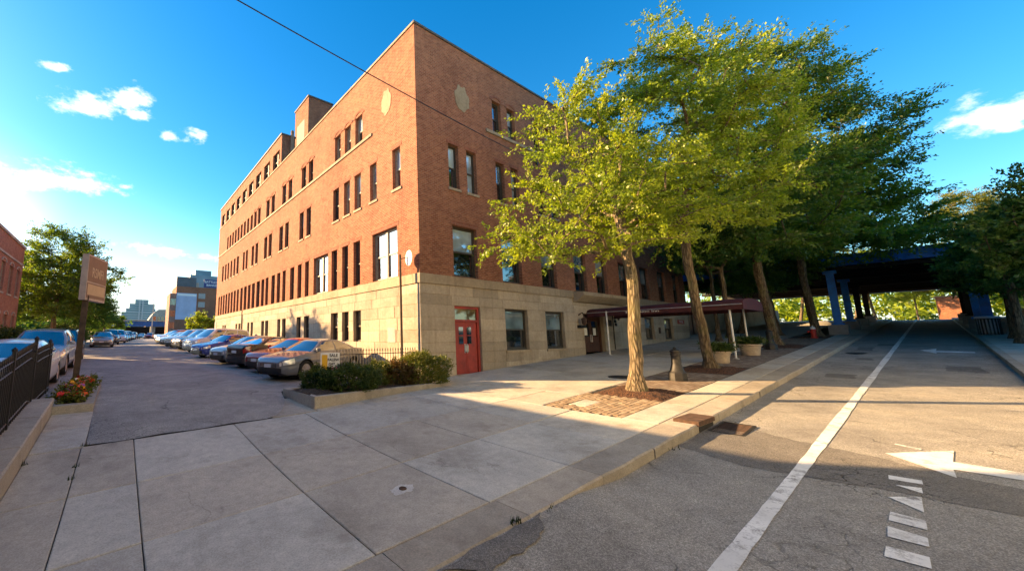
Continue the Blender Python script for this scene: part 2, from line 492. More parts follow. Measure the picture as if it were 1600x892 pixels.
M['plaster'] = stone('weathered plaster', (.33, .26, .165), .1, .3)
M['bounce_stone'] = stone('pale bounce stone', (.62, .68, .63), .06, .12)  # pale tint picked for the light bounced off the added building
M['limestone'] = stone('grey limestone', (.40, .39, .36), .08, .25)
M['mortar'] = flat('recessed mortar', (.14, .105, .07), .95, .3, 9)
M['frame'] = flat('dark window paint', (.05, .042, .03), .55, .25, 12)
M['frame_pale'] = flat('pale window paint', (.30, .26, .19), .55, .2, 12)
M['glass'] = glass('window glass', (.02, .028, .032), .34)
M['glass_blue'] = glass('window glass over pale blind', (.16, .25, .30), .30)
M['glass_cream'] = glass('glass over cream blind', (.30, .26, .18), .16)
M['glass_pale'] = glass('glass over drawn blind', (.30, .38, .42), .24)
M['glass_dark'] = glass('dark window glass', (.012, .014, .014), .12)
M['carglass'] = glass('car glass', (.012, .02, .022), .22)
M['glass_tan'] = glass('transom glass', (.16, .12, .055), .03)
M['red'] = flat('red door paint', (.33, .040, .026), .55, .18, 4)
M['door_brown'] = flat('brown door wood', (.085, .035, .018), .5, .3, 5)
M['paper'] = flat('paper notice', (.75, .75, .72), .8, .05)
M['steel'] = flat('brushed steel', (.55, .55, .54), .35, .1, 8, .9)
M['black'] = flat('black iron', (.012, .012, .013), .5, .3, 14)
M['iron'] = flat('cast iron', (.028, .026, .024), .55, .3, 10, .2)
M['maroon'] = flat('maroon canvas', (.060, .010, .014), .75, .22, 3)
M['white_paint'] = flat('white post paint', (.68, .67, .64), .5, .08)
M['roof'] = flat('roof felt', (.07, .065, .06), .95, .2)
M['coping'] = flat('dark coping', (.085, .075, .06), .7, .25, 5)
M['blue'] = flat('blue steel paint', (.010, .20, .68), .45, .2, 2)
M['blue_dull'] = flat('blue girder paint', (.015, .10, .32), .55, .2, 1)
M['near_black'] = flat('near black', (.014, .012, .011), .8, .35, 2)  # near-black tone for steel, holes and hollow cores alike
M['mulch'] = None
M['rust'] = flat('rusty steel', (.085, .045, .027), .85, .4, 9)
M['line'] = None
M['tyre'] = flat('tyre rubber', (.014, .014, .014), .85, .25, 20)
M['rim'] = flat('alloy wheel', (.42, .42, .43), .3, .1, 9, .85)
M['blacktrim'] = flat('black plastic trim', (.015, .015, .016), .5, .2, 12)
M['headlamp'] = glass('headlamp', (.55, .55, .52), .25)
M['taillamp'] = glass('tail lamp', (.30, .006, .004), .06)
M['amber'] = glass('amber indicator', (.55, .20, .02), .08)
M['plate'] = flat('number plate', (.62, .63, .66), .5, .06)
M['pot'] = flat('planter stone', (.46, .36, .25), .85, .15, 9)
M['wood'] = flat('weathered pole wood', (.075, .05, .032), .9, .3, 7)
M['sign_tan'] = flat('sign taupe', (.20, .135, .105), .6, .1)
M['sign_side'] = flat('sign casing', (.42, .36, .33), .55, .08)
M['sign_text'] = flat('sign lettering', (.46, .36, .26), .6, .05)
M['sign_cream'] = flat('sign cream', (.48, .37, .24), .6, .06)
M['yellow'] = flat('yellow sign paint', (.75, .42, .02), .6, .05)
M['red_text'] = flat('red lettering', (.62, .05, .10), .6, .05)
M['black_text'] = flat('black lettering', (.02, .02, .022), .6, .05)
M['hydrant'] = flat('hydrant red', (.55, .035, .02), .45, .15)
M['white'] = flat('white paint', (.78, .77, .74), .6, .06)
M['bag'] = flat('white liner bag', (.66, .67, .72), .6, .1)
M['bark'] = barkmat('bark', (.15, .115, .072), (.30, .24, .155))
M['bark_dark'] = barkmat('dark bark', (.11, .08, .05), (.22, .165, .10))
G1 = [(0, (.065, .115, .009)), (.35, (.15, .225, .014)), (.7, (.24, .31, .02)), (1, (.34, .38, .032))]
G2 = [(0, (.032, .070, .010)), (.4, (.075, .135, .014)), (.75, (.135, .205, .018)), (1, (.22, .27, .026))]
G3 = [(0, (.032, .08, .014)), (.5, (.06, .135, .022)), (1, (.12, .20, .03))]
G4 = [(0, (.07, .085, .012)), (.5, (.15, .17, .018)), (1, (.25, .24, .03))]
M['leaf1'] = leafmat('yellow green leaf', G1)
M['leaf2'] = leafmat('mid green leaf', G2)
M['leaf3'] = leafmat('deep green leaf', G3, .35)
M['leaf4'] = leafmat('golden leaf', G4)
M['box'] = leafmat('shrub leaf', [(0, (.018, .036, .008)), (.6, (.05, .085, .014)), (1, (.11, .135, .022))], .3)
M['box_red'] = leafmat('reddish shrub leaf', [(0, (.04, .03, .010)), (.5, (.075, .055, .016)), (1, (.17, .06, .02))], .3)
M['box_gold'] = leafmat('golden shrub leaf', [(0, (.04, .06, .010)), (.5, (.09, .12, .016)), (1, (.24, .2, .03))], .3)


def mulchmat():
    t = NT('wood mulch'); p = t.world()
    v = t.n('TexVoronoi', Vector=t.n('Mapping', Vector=p, Scale=(1, 1.8, 1)).outputs[0], Scale=26)
    s = t.n('SeparateColor', i0=v.outputs['Color']).outputs[0]
    t.base(t.ramp(s, [(0, (.035, .014, .008)), (.5, (.085, .036, .017)), (1, (.16, .07, .032))]))
    t.bump(t.math('ADD', s, v.outputs['Distance']), 1, .03)
    return t.set(Roughness=.95)


def soilmat():
    t = NT('dark bark mulch'); p = t.world()
    v = t.n('TexVoronoi', Vector=p, Scale=34); s = t.n('SeparateColor', i0=v.outputs['Color']).outputs[0]
    t.base(t.ramp(s, [(0, (.014, .008, .005)), (.6, (.04, .022, .013)), (1, (.095, .06, .035))]))
    t.bump(t.math('ADD', s, v.outputs['Distance']), 1, .03)
    return t.set(Roughness=.95)


def linemat():
    """worn thermoplastic: the asphalt shows through where it is rubbed off"""
    t = NT('worn road paint'); p = t.world()
    f = t.math('ADD', t.noise(p, 7, 6, .7), t.math('MULTIPLY', t.noise(p, 60, 3, .7), .45))
    k = t.ramp(f, [(.60, (1,) * 3), (.74, (0,) * 3)]); k = t.mix(1, k, t.ramp(t.noise(p, 1.3, 4), [(.42, (1,) * 3), (.58, (.25,) * 3)]), 'MULTIPLY')
    k = t.math('SUBTRACT', 1.0, t.n('SeparateColor', i0=k).outputs[0])
    t.base(t.mix(k, (.22, .21, .195), t.ramp(t.noise(p, 1.5, 3), [(.3, (.62, .61, .57)), (.7, (.80, .79, .75))])))
    t.bump(f, .4, .006)
    return t.set(Roughness=.8)


def stripmat():
    """old brick band laid flat along the kerb"""
    t = NT('kerbside brick band'); p = t.world()
    v = t.n('Mapping', Vector=p, Scale=(1, 1, 1)).outputs[0]
    b = t.n('TexBrick', {'offset': .5}, Vector=v, Color1=(0, 0, 0, 1), Color2=(1, 1, 1, 1), Mortar=(.5, .5, .5, 1), Scale=1.0, Mortar_Size=.008, Bias=0.0)
    b.inputs['Brick Width'].default_value = .21; b.inputs['Row Height'].default_value = .105
    tone = t.n('SeparateColor', i0=b.outputs['Color']).outputs[0]
    a = t.ramp(tone, [(0, (.15, .10, .07)), (.5, (.21, .155, .11)), (1, (.27, .22, .17))])
    a = t.mix(b.outputs['Fac'], a, (.11, .09, .07))
    a = t.mix(1, a, t.ramp(t.noise(p, 2.2, 5), [(.3, (.7,) * 3), (.7, (1.2,) * 3)]), 'MULTIPLY')
    t.base(a); t.bump(t.math('SUBTRACT', t.noise(p, 20, 3), b.outputs['Fac']), .6, .01)
    return t.set(Roughness=.9)


M['mulch'] = mulchmat(); M['soil'] = soilmat(); M['line'] = linemat(); M['band'] = stripmat()


def pavermat():
    t = NT('tan brick paver'); p = t.world(); r = t.n('ObjectInfo').outputs['Random']
    a = t.ramp(r, [(0, (.24, .175, .115)), (.5, (.30, .225, .15)), (1, (.36, .28, .195))])
    t.base(t.mix(1, a, t.ramp(t.noise(p, 18, 5, .7), [(.3, (.72,) * 3), (.7, (1.2,) * 3)]), 'MULTIPLY'))
    t.bump(t.noise(p, 40, 4, .7), .5, .008)
    return t.set(Roughness=.9, Specular_IOR_Level=.2)


M['paver'] = pavermat()


def barrier_glassmat(name, c1, c2):
    """bands of glass and spandrel on a far office tower"""
    t = NT(name); z = t.n('SeparateXYZ', i0=t.world()).outputs[2]
    t.base(t.ramp(t.noise(t.world(), .2, 2), [(.3, c1), (.7, c2)]))
    return t.set(Roughness=.3)


M['teal'] = barrier_glassmat('teal curtain wall', (.10, .20, .22), (.15, .27, .29))
M['pale_band'] = flat('pale spandrel', (.42, .47, .47), .7, .06, .5)
M['arena'] = flat('pale precast', (.46, .38, .30), .85, .1, .6)
M['billboard'] = flat('pale blue banner', (.40, .45, .58), .7, .1, .4)
M['navy'] = flat('navy banner', (.03, .05, .17), .6, .1, .6)
M['slate'] = flat('grey metal cladding', (.10, .11, .12), .6, .2, .4)
M['bluegrey'] = flat('blue grey cladding', (.16, .26, .30), .5, .12, .4)
M['concrete_wall'] = concrete('cast concrete', (.30, .29, .27), (.30, .29, .27), False)
M['terrain'] = flat('bare ground', (.11, .10, .075), .95, .3, .8)

# ------------------------------------------------------------------ setting: ground sheets
rng = random.Random(7)


def sheet(name, xs, ys, f, mat, ymin=None, kind='structure', parent=None, ysfun=None):
    V = []; F = []; nx = len(xs); ny = len(ys)
    for i, x in enumerate(xs):
        for y in ys:
            yy = y if ysfun is None else max(y, ysfun(x))
            V.append((x, yy, f(x, yy)))
    for i in range(nx - 1):
        for j in range(ny - 1):
            a, b, c, d = i * ny + j, (i + 1) * ny + j, (i + 1) * ny + j + 1, i * ny + j + 1
            if abs(V[a][1] - V[d][1]) < 1e-6 and abs(V[b][1] - V[c][1]) < 1e-6: continue
            F.append((a, b, c, d))
    o = link(name, mesh_np(name, V, F, mat=mat, smooth=True), parent)
    if parent is None: tag(o, kind=kind)
    return o


def lin(a, b, n): return [a + (b - a) * i / n for i in range(n + 1)]


gx = [-2500, -900, -300, -120, -60, -30] + lin(-20, 0, 10) + lin(3, 66, 21) + [75, 90, 110, 126, 200, 500, 1500, 3000]
gy = [-2500, -800, -250, -90, -40, -24, -16, -12, -9.5] + lin(-8, 30, 19) + [36, 45, 60, 80, 110, 150, 220, 400, 900, 3000]
sheet('ground', gx, gy, lambda x, y: min(walk(x, max(-13, min(y, 200))), 5) - .45, M['terrain'])

XS = lin(-16, 10, 52) + lin(11, 70, 59) + [80, 95, 126, 180]
sheet('street', XS, lin(-11.5, KERB_Y, 12), road, M['road'])
street = bpy.data.objects['street']

# parking lot: its front edge curves round the planting bed


def lot_front(x):
    if x < -9.68: return .1
    if x < -6.45: return -2.15 + .03 * math.sin(x * 5)
    if x < -5.25:
        t = (x + 6.45) / 1.2; return -2.15 + 2.3 * t ** 1.8
    return .28


sheet('parking_lot', sorted(lin(-14.5, 0, 58) + [-9.69, -9.67]), lin(-2.3, 10, 40) + lin(11, 40, 29) + [50, 60, 75, 90, 110, 150],
      lambda x, y: walk(x, y) + .004, M['lot'], ysfun=lot_front)
# base below the paving (seen only in the joints)
sheet('sidewalk', lin(-16, 28, 88), lin(KERB_Y + .02, 0, 16), lambda x, y: walk(x, y) - .035, M['joint'])
sidewalk = bpy.data.objects['sidewalk']


def slab(x0, x1, y0, y1, mat, f=walk, gap=.007, up=0., name='concrete_slab', parent=None, n=3):
    """one paving slab: follows the slope, edges eased"""
    x0 += gap; x1 -= gap; y0 += gap; y1 -= gap
    c = .010; dz = up + rng.uniform(-.003, .004); tx = rng.uniform(-.0012, .0012); ty = rng.uniform(-.0012, .0012)
    xs = [x0, x0 + c] + [x0 + (x1 - x0) * i / n for i in range(1, n)] + [x1 - c, x1]
    ys = [y0, y0 + c] + [y0 + (y1 - y0) * i / n for i in range(1, n)] + [y1 - c, y1]
    V = []; F = []; m = len(ys)
    for i, x in enumerate(xs):
        for j, y in enumerate(ys):
            e = i in (0, len(xs) - 1) or j in (0, m - 1)
            V.append((x, y, f(x, y) + dz + tx * (x - x0) + ty * (y - y0) - (.006 if e else 0)))
    for i in range(len(xs) - 1):
        for j in range(m - 1): F.append((i * m + j, (i + 1) * m + j, (i + 1) * m + j + 1, i * m + j + 1))
    # skirt
    ring = [i * m for i in range(len(xs))] + [(len(xs) - 1) * m + j for j in range(1, m)] + [i * m + m - 1 for i in range(len(xs) - 2, -1, -1)] + [j for j in range(m - 2, 0, -1)]
    b = len(V); V += [(V[k][0], V[k][1], V[k][2] - .05) for k in ring]; q = len(ring)
    for k in range(q): F.append((ring[(k + 1) % q], ring[k], b + k, b + (k + 1) % q))
    return link(name, mesh_np(name, V, F, mat=mat), parent or sidewalk)


xl = [-10.42, -9.73, -8.97, -7.2, -5.6, -3.88, -2.25, -.72]
yl = [-7.3, -5.7, -4.08, -2.18]
for i in range(len(xl) - 1):
    for j in range(3):
        if xl[i] < -9 and j == 0 and False: continue
        pale = (xl[i] > -2.3 and j >= 1) or (i == 2 and j == 1)
        slab(xl[i], xl[i + 1], yl[j], yl[j + 1], M['pale_slab'] if xl[i] > -2.3 and j >= 0 else M['slab'])
for (a, b) in ((-12.2, -10.42),):
    slab(a, b, -7.3, -5.2, M['slab'])
for y0, y1 in ((-2.18, -1.05), (-1.05, .1)):
    slab(-10.42, -9.68, y0, y1, M['slab'])
# rows between the planting bed, the wall and the trees
slab(-6.35, -5.25, -2.12, -1.2, M['kerb'], up=-.012); slab(-5.95, -5.25, -1.2, -.55, M['kerb'], up=-.012)
for a, b in ((-5.25, -3.88), (-3.88, -2.25), (-2.25, -.72)):
    slab(a, b, -2.18, -.9, M['slab'] if a < -3 else M['pale_slab'])
for a, b in ((-.72, 1.0),):
    for y0, y1 in ((-5.0, -4.08), (-4.08, -2.18), (-2.18, -.02)): slab(a, b, y0, y1, M['pale_slab'])
xr = [1.0, 2.9, 4.8, 6.7, 8.6, 10.5, 12.4, 14.3, 16.2, 18.1, 20, 21.9, 23.8, 25.7, 27.6]
for i in range(len(xr) - 1):
    for y0, y1 in ((-5.0, -2.5), (-2.5, -.02)): slab(xr[i], xr[i + 1], y0, y1, M['pale_slab'] if i < 3 else M['slab'])
for i in range(10):
    slab(27.6 + i * 3.8, 31.4 + i * 3.8, -5, 1.2, M['slab'])
# strip along the kerb
k = -.72
while k < 66:
    w = 2.0 if k < 14 else 3.6
    slab(k, k + w, -7.3, -6.68, M['slab'] if k > 2 else M['pale_slab']); k += w

# kerb stones, dropped at the driveway


def kerb_top(x, y): return road(x) + .02 + .13 * ss((x + 5.) / 1.8)


kerb = link('kerb', mesh_np('kerb', [(-12, KERB_Y + .05, -.9), (66, KERB_Y + .05, 3.2), (66, -7.32, 3.2), (-12, -7.32, -.9)], [(0, 1, 2, 3)], mat=M['joint']))
tag(kerb, kind='structure')


def kerb_stone(x0, x1, y0, y1, mat=None, name='kerb_stone', parent=None, top=None, drop=0.):
    x0 += .005; x1 -= .005; xs = lin(x0, x1, 3); c = .02; V = []; F = []
    top = top or (lambda x, y: walk(x, y))
    jj = [rng.uniform(-.012, .012) for _ in xs]
    prof = [(y0, -.4), (y0, -c), (y0 + c, 0), (y1 - .006, .0), (y1, -.006), (y1, -.3)]
    for x, j in zip(xs, jj):
        for y, dz in prof: V.append((x, y + (j if y < y0 + .03 else 0), top(x, KERB_Y) + dz - drop))
    m = len(prof)
    for i in range(len(xs) - 1):
        for j in range(m - 1): F.append((i * m + j, (i + 1) * m + j, (i + 1) * m + j + 1, i * m + j + 1))
    F.append(tuple(range(m))[::-1]); F.append(tuple((len(xs) - 1) * m + j for j in range(m)))
    return link(name, mesh_np(name, V, F, mat=mat or M['kerb']), parent or kerb)


k = -12.0
while k < 66:
    w = 1.62 if k < 12 else 3.0
    if -.45 < k + w / 2 < .9 and False: pass
    kerb_stone(k, k + w, KERB_Y, -7.305); k += w
# rusty storm inlet let into the kerb and its grate in the gutter
il = MB(); il.bbox((-.34, -7.775, walk(-.3, -7.7) - .03), (.56, -7.40, walk(.56, -7.7) + .008)); il.build('inlet_lintel', M['rust'], kerb)
it = MB(); it.bbox((-.28, -7.76, road(0) - .02), (.50, -7.752, road(0) + .085)); it.build('inlet_dark_plate', M['near_black'], kerb)  # near-black plate painted as the shaded mouth of the inlet
gr = thing('drain_grate', 'rusty iron gutter grate below the storm inlet', 'drain grate', (.40, -8.05, road(.40))); gr.scale = (.75, .75, 1)
fb = MB()
for s in (-1, 1):
    fb.box((0, s * .29, .004), (1.15, .05, .03), rot=Matrix.Rotation(-.052, 3, 'Y')); fb.box((s * .56, 0, .004 + s * .029), (.05, .53, .03))
fb.build('rim', M['iron'], gr)
pm = MB().box((0, 0, .002), (1.07, .53, .008), rot=Matrix.Rotation(-.052, 3, 'Y')).build('pit', M['near_black'], gr)  # near-black plate paints the shaded pit under the bars
bm_ = MB().box((0, 0, 0), (.028, .53, .02)).mesh('bar', M['rust'])
for i in range(10):
    x = -.5 + i * .11; link('bar', bm_, gr, (x, 0, .005 + x * .052))

# far-side kerb and pavement
sheet('far_sidewalk', lin(-2, 70, 72), lin(-16, -11.62, 4), lambda x, y: zs(x), M['slab'])
fk = link('far_kerb', mesh_np('far_kerb', [(-2, -11.62, -.3), (66, -11.62, 3.2), (66, -11.5, 3.2), (-2, -11.5, -.3)], [(0, 1, 2, 3)], mat=M['joint'])); tag(fk, kind='structure')
k = -2.
while k < 66:
    kerb_stone(k, k + 2.4, -11.66, -11.47, parent=fk, top=lambda x, y: zs(x) + .004); k += 2.4


# paint on the street
def decal(name, pts, up, mat, parent, f=road):
    """flat polygon laid on the street, split so that it follows the slope"""
    return link(name, mesh_np(name, [(x, y, f(x, y) + up) for x, y in pts], [tuple(range(len(pts)))], mat=mat), parent)


V = []; F = []; rr = random.Random(3)
xs = lin(-9, 66, 330)
for x in xs:
    w = .066 + rr.uniform(-.005, .005) + .006 * math.sin(x * .9); yc = -9.10 - .0035 * x
    V += [(x, yc - w, road(x, yc) + .008), (x, yc + w, road(x, yc) + .008)]
F = [(2 * i, 2 * i + 2, 2 * i + 3, 2 * i + 1) for i in range(len(xs) - 1)]
link('lane_line', mesh_np('lane_line', V, F, mat=M['line']), street)
for pts in ([(-.86, -9.77), (-.83, -10.01), (-1.0, -10.02), (-1.04, -9.78)], [(-1.24, -9.83), (-1.16, -10.01), (-1.38, -10.02)],
            [(-1.78, -9.80), (-1.52, -10.01), (-2.06, -10.03)], [(-2.28, -9.83), (-2.32, -10.04), (-2.58, -10.05), (-2.56, -9.83)],
            [(-2.74, -9.83), (-2.80, -10.05), (-3.02, -10.06), (-3.02, -9.84)], [(-3.27, -9.84), (-3.26, -10.06), (-3.5, -10.07), (-3.52, -9.84)],
            [(-3.9, -9.84), (-3.9, -10.06), (-4.15, -10.07), (-4.17, -9.85)]):
    decal('road_dash', pts[::-1], .008, M['line'], street)
decal('road_arrow', [(.31, -9.70), (-.42, -10.25), (-.02, -10.235), (.0, -11.25), (.34, -11.25), (.40, -10.24), (1.10, -10.26)], .008, M['line'], street)
decal('road_dash', [(.99, -9.76), (.83, -9.99), (.93, -10.0), (1.04, -9.77)][::-1], .008, M['line'], street)
decal('road_arrow', [(20.6, -9.85), (18.9, -10.25), (19.6, -10.24), (19.6, -11.1), (20.3, -11.1), (20.4, -10.24), (21.6, -10.26)], .008, M['line'], street)
# asphalt repairs: the dark trench across the street and the pothole fill at the kerb


def blob(pts, n, amp, seed):
    r = random.Random(seed); out = []
    for i in range(len(pts)):
        a = Vector(pts[i]); b = Vector(pts[(i + 1) % len(pts)])
        for j in range(n):
            p = a.lerp(b, j / n); d = (b - a).normalized(); nrm = Vector((-d.y, d.x)); p = p + nrm * r.uniform(-amp, amp); out.append((p.x, p.y))
    return out


decal('asphalt_patch', blob([(-1.35, -7.77), (-1.75, -8.6), (-1.55, -9.6), (-1.5, -10.4), (-1.45, -11.45), (-.55, -11.45), (-.35, -10.3), (.05, -9.5), (.35, -8.6), (.9, -7.77)], 7, .035, 4), .004, M['patch'], street)
decal('asphalt_patch', blob([(-6.9, -7.78), (-6.55, -8.05), (-5.75, -8.0), (-5.35, -7.78)], 7, .03, 5), .012, M['patch'], street)
for (x, y, a, b) in ((9.5, -8.6, .55, .3), (15.5, -8.7, .5, .22), (21., -8.4, 1.2, .25), (24., -8.9, .8, .3), (13, -10.7, .9, .35)):
    decal('asphalt_patch', blob([(x - a, y - b), (x + a, y - b * .8), (x + a * .9, y + b), (x - a * .8, y + b)], 4, .06, int(x * 10)), .004, M['patch'], street)
decal('manhole', [(18.2 + .6 * math.cos(t), -8.3 + .3 * math.sin(t)) for t in lin(0, 2 * math.pi, 20)[:-1]], .006, M['iron'], street)
mh = thing('manhole_cover', 'dark round iron cover set in the concrete behind the sunlit tree', 'manhole cover', (4.68, -4.49, walk(4.68, -4.49)))
MB().lathe([(.36, 0), (.36, .012), (.32, .014), (.31, .008), (0, .008)], n=24, m=Matrix.Rotation(-.052, 3, 'Y')).build('cover', M['iron'], mh)

# brick pavers beside the first tree: each one a piece
pavers = link('paver_bed', mesh_np('paver_bed', [(x, y, walk(x, y) - .015) for x, y in ((-.72, -6.68), (30, -6.68), (30, -5.0), (-.72, -5.0))], [(0, 1, 2, 3)], mat=M['joint'])); tag(pavers, kind='structure')
pmesh = []
for q in range(5):
    b = MB(); s = random.Random(q); c = .006
    V = [(-.1, -.047, -.04), (.1, -.047, -.04), (.1, .047, -.04), (-.1, .047, -.04), (-.1, -.047, -c), (.1, -.047, -c), (.1, .047, -c), (-.1, .047, -c), (-.1 + c, -.047 + c, 0), (.1 - c, -.047 + c, 0), (.1 - c, .047 - c, 0), (-.1 + c, .047 - c, 0)]
    b.add(V, [(0, 1, 5, 4), (1, 2, 6, 5), (2, 3, 7, 6), (3, 0, 4, 7), (4, 5, 9, 8), (5, 6, 10, 9), (6, 7, 11, 10), (7, 4, 8, 11), (8, 9, 10, 11)]); pmesh.append(b.mesh('paver', M['paver']))
cnt = 0
for i in range(10):
    for j in range(16):
        x = -.61 + i * .208 + (.104 if j % 2 else 0); y = -6.62 + j * .104
        if x > 1.38 or (abs(x - .15) < .38 and abs(y + 5.55) < .2): continue
        o = link('paver', pmesh[rng.randrange(5)], pavers, (x, y, walk(x, y) + rng.uniform(-.004, .006)), (rng.uniform(-.02, .02), rng.uniform(-.07, -.03), rng.uniform(-.03, .03)))
        cnt += 1
slab(-.22, .52, -5.75, -5.35, M['pale_slab'], up=.004, name='utility_lid', parent=pavers)


def flat_sheet(name, x0, x1, y0, y1, up, mat, parent, f=walk):
    xs = lin(x0, x1, max(1, int((x1 - x0) / .5))); V = []
    for x in xs: V += [(x, y0, f(x, y0) + up), (x, y1, f(x, y1) + up)]
    return link(name, mesh_np(name, V, [(2 * i, 2 * i + 2, 2 * i + 3, 2 * i + 1) for i in range(len(xs) - 1)], mat=mat), parent)


for a, b in ((2.95, 6.9), (9.1, 18.5), (21, 27), (29.2, 31)):
    flat_sheet('brick_band', a, b, -6.67, -5.02, .002, M['band'], pavers)


def mulch_pit(x0, x1, y0, y1, seed):
    """low heap of mulch round a trunk"""
    r = np.random.RandomState(seed); n = 26; V = []; F = []
    for i in range(n + 1):
        for j in range(n + 1):
            u, v = i / n, j / n; x = x0 + (x1 - x0) * u; y = y0 + (y1 - y0) * v
            e = min(u, 1 - u, v, 1 - v); V.append((x, y, walk(x, y) - .02 + .09 * ss(e * 4) + (r.rand() * .03 if e > 0 else 0)))
    for i in range(n):
        for j in range(n): F.append((i * (n + 1) + j, (i + 1) * (n + 1) + j, (i + 1) * (n + 1) + j + 1, i * (n + 1) + j + 1))
    o = link('mulch_pit', mesh_np('mulch_pit', V, F, mat=M['mulch'], smooth=True), pavers)
    return o


mulch_pit(1.40, 3.0, -6.66, -5.1, 1); mulch_pit(7.1, 9.0, -6.66, -5.1, 2); mulch_pit(18.6, 20.8, -6.6, -5.1, 3); mulch_pit(27.1, 29.1, -6.66, -5.4, 4)
# weeds in the cracks


def weed(x, y, n, s, seed):
    r = np.random.RandomState(seed); V = []; F = []
    for i in range(n):
        a = r.rand() * 6.28; d = r.rand() ** .5 * s; px, py = x + d * math.cos(a) * 1.6, y + d * math.sin(a) * .6; h = .03 + r.rand() * .06; b = r.rand() * 6.28
        z = ground(px, py) - .01; w = .008
        k = len(V); V += [(px - w * math.cos(b), py - w * math.sin(b), z), (px + w * math.cos(b), py + w * math.sin(b), z), (px + .03 * math.cos(b + 1.5) * r.rand(), py + .03 * math.sin(b + 1.5), z + h)]
        F.append((k, k + 1, k + 2))
    return V, F


W = MB()
for i, (x, y, n, s) in enumerate(((-7.4, -7.76, 40, .06), (-5.75, -7.74, 36, .05), (-1.6, -7.79, 10, .10), (-9.73, -3.05, 14, .03), (-9.73, -3.5, 12, .03), (-10.41, -2.6, 22, .05), (-9.69, -2.15, 16, .04), (-5.2, -7.78, 8, .05))):
    W.add(*weed(x, y, n, s, i))
tag(W.build('grass', M['box']), 'small green weeds sprouting from the pavement cracks', 'weeds', kind='stuff')


# ------------------------------------------------------------------ the brick building
bld = thing('brick_building', 'large four storey corner building of red brick over a sandstone ground floor', 'building', (0, 0, 0))


def wall_mesh(name, a0, a1, b0, b1, holes, place, depth, mat, reveal=True):
    """wall in (a,b) coordinates with rectangular openings and their reveals. place(a,b,d) -> point, d inward"""
    As = sorted({a0, a1, *[h[0] for h in holes], *[h[1] for h in holes]}); Bs = sorted({b0, b1, *[h[2] for h in holes], *[h[3] for h in holes]})
    As = [a for a in As if a0 <= a <= a1]; Bs = [b for b in Bs if b0 <= b <= b1]
    V = []; F = []; UV = []

    def q(pts, uvs):
        k = len(V); V.extend(pts); F.append((k, k + 1, k + 2, k + 3)); UV.extend(uvs)
    for i in range(len(As) - 1):
        j = 0
        while j < len(Bs) - 1:
            am = (As[i] + As[i + 1]) / 2

            def inhole(jj):
                bm = (Bs[jj] + Bs[jj + 1]) / 2
                return any(h[0] < am < h[1] and h[2] < bm < h[3] for h in holes)
            if inhole(j): j += 1; continue
            e = j + 1
            while e < len(Bs) - 1 and not inhole(e): e += 1
            A, A2, B, B2 = As[i], As[i + 1], Bs[j], Bs[e]
            q([place(A, B, 0), place(A2, B, 0), place(A2, B2, 0), place(A, B2, 0)], [(A, B), (A2, B), (A2, B2), (A, B2)]); j = e
    if reveal:
        for (x0, x1, y0, y1) in [h[:4] for h in holes]:
            d = depth
            q([place(x0, y0, 0), place(x0, y0, d), place(x0, y1, d), place(x0, y1, 0)], [(0, y0), (d, y0), (d, y1), (0, y1)])
            q([place(x1, y0, d), place(x1, y0, 0), place(x1, y1, 0), place(x1, y1, d)], [(d, y0), (0, y0), (0, y1), (d, y1)])
            q([place(x0, y1, 0), place(x0, y1, d), place(x1, y1, d), place(x1, y1, 0)], [(x0, 0), (x0, d), (x1, d), (x1, 0)])
            q([place(x0, y0, d), place(x0, y0, 0), place(x1, y0, 0), place(x1, y0, d)], [(x0, d), (x0, 0), (x1, 0), (x1, d)])
    me = mesh_np(name, V, F, mat=mat)
    uv = me.uv_layers.new(name='UVMap'); uv.data.foreach_set('uv', np.array(UV, dtype=np.float32).ravel())
    return me


Lp = lambda a, b, d: (d, a, b)            # side wall: plane x=0, a runs along +Y
Rp = lambda a, b, d: (a, d, b)            # street wall: plane y=0, a runs along +X
row4L = [(3.93, 4.6), (5.02, 5.66), (6.1, 6.75), (9.54, 10.2), (10.6, 11.3), (12.9, 13.6), (14.05, 14.8), (16.4, 17.15), (17.6, 18.4)] + [(19.9 + i * 1.12, 20.6 + i * 1.12) for i in range(11)]
row3L = [(1.04, 1.58), (2.75, 3.3), (4.08, 4.68), (5.12, 5.72), (6.25, 6.9), (9.75, 10.4), (10.85, 11.5), (13.35, 14.05), (14.45, 15.2), (16.8, 17.55), (17.9, 18.65), (20.25, 21), (21.4, 22.1), (23.3, 23.95), (24.3, 24.95), (26.4, 27.2), (27.7, 28.4), (29, 29.7), (30.3, 31), (31.5, 32.2), (32.8, 33.6)]
row2L = [(1.33, 3.13), (4.16, 4.77), (5.28, 5.88), (6.4, 7.03), (7.45, 9.25), (9.92, 10.48), (11.02, 11.62), (12.2, 12.9), (13.7, 14.3), (14.74, 15.4), (15.85, 16.6), (17.3, 17.95), (18.3, 19), (19.4, 20.3), (20.75, 21.6), (22, 22.8), (23.2, 24.05), (24.5, 25.3)] + [(25.85 + i * 1.17, 26.6 + i * 1.17) for i in range(8)]
row1L = [(4.11, 4.77), (5.22, 5.85), (6.3, 7.05), (9.8, 10.5), (11, 11.65), (13.5, 14.15), (14.5, 15.1), (17.05, 17.75), (18, 18.7), (20.9, 21.55), (21.95, 22.55), (24.8, 25.5), (26, 26.6), (30.5, 31.2), (31.5, 32.1)]
Z1, Z2, Z3, Z4 = (1.35, 2.8), (4.0, 6.15), (7.75, 9.55), (11.12, 12.6)
ZB = 3.97; ZP = 14.5; LEN_L, LEN_R = 36.0, 27.6
row4R = [(4.86, 5.52), (6.0, 6.62), (8.2, 8.85), (9.35, 10), (13.2, 13.9), (14.4, 15.1), (17.6, 18.3), (18.8, 19.5), (22.5, 23.2), (23.7, 24.4)]
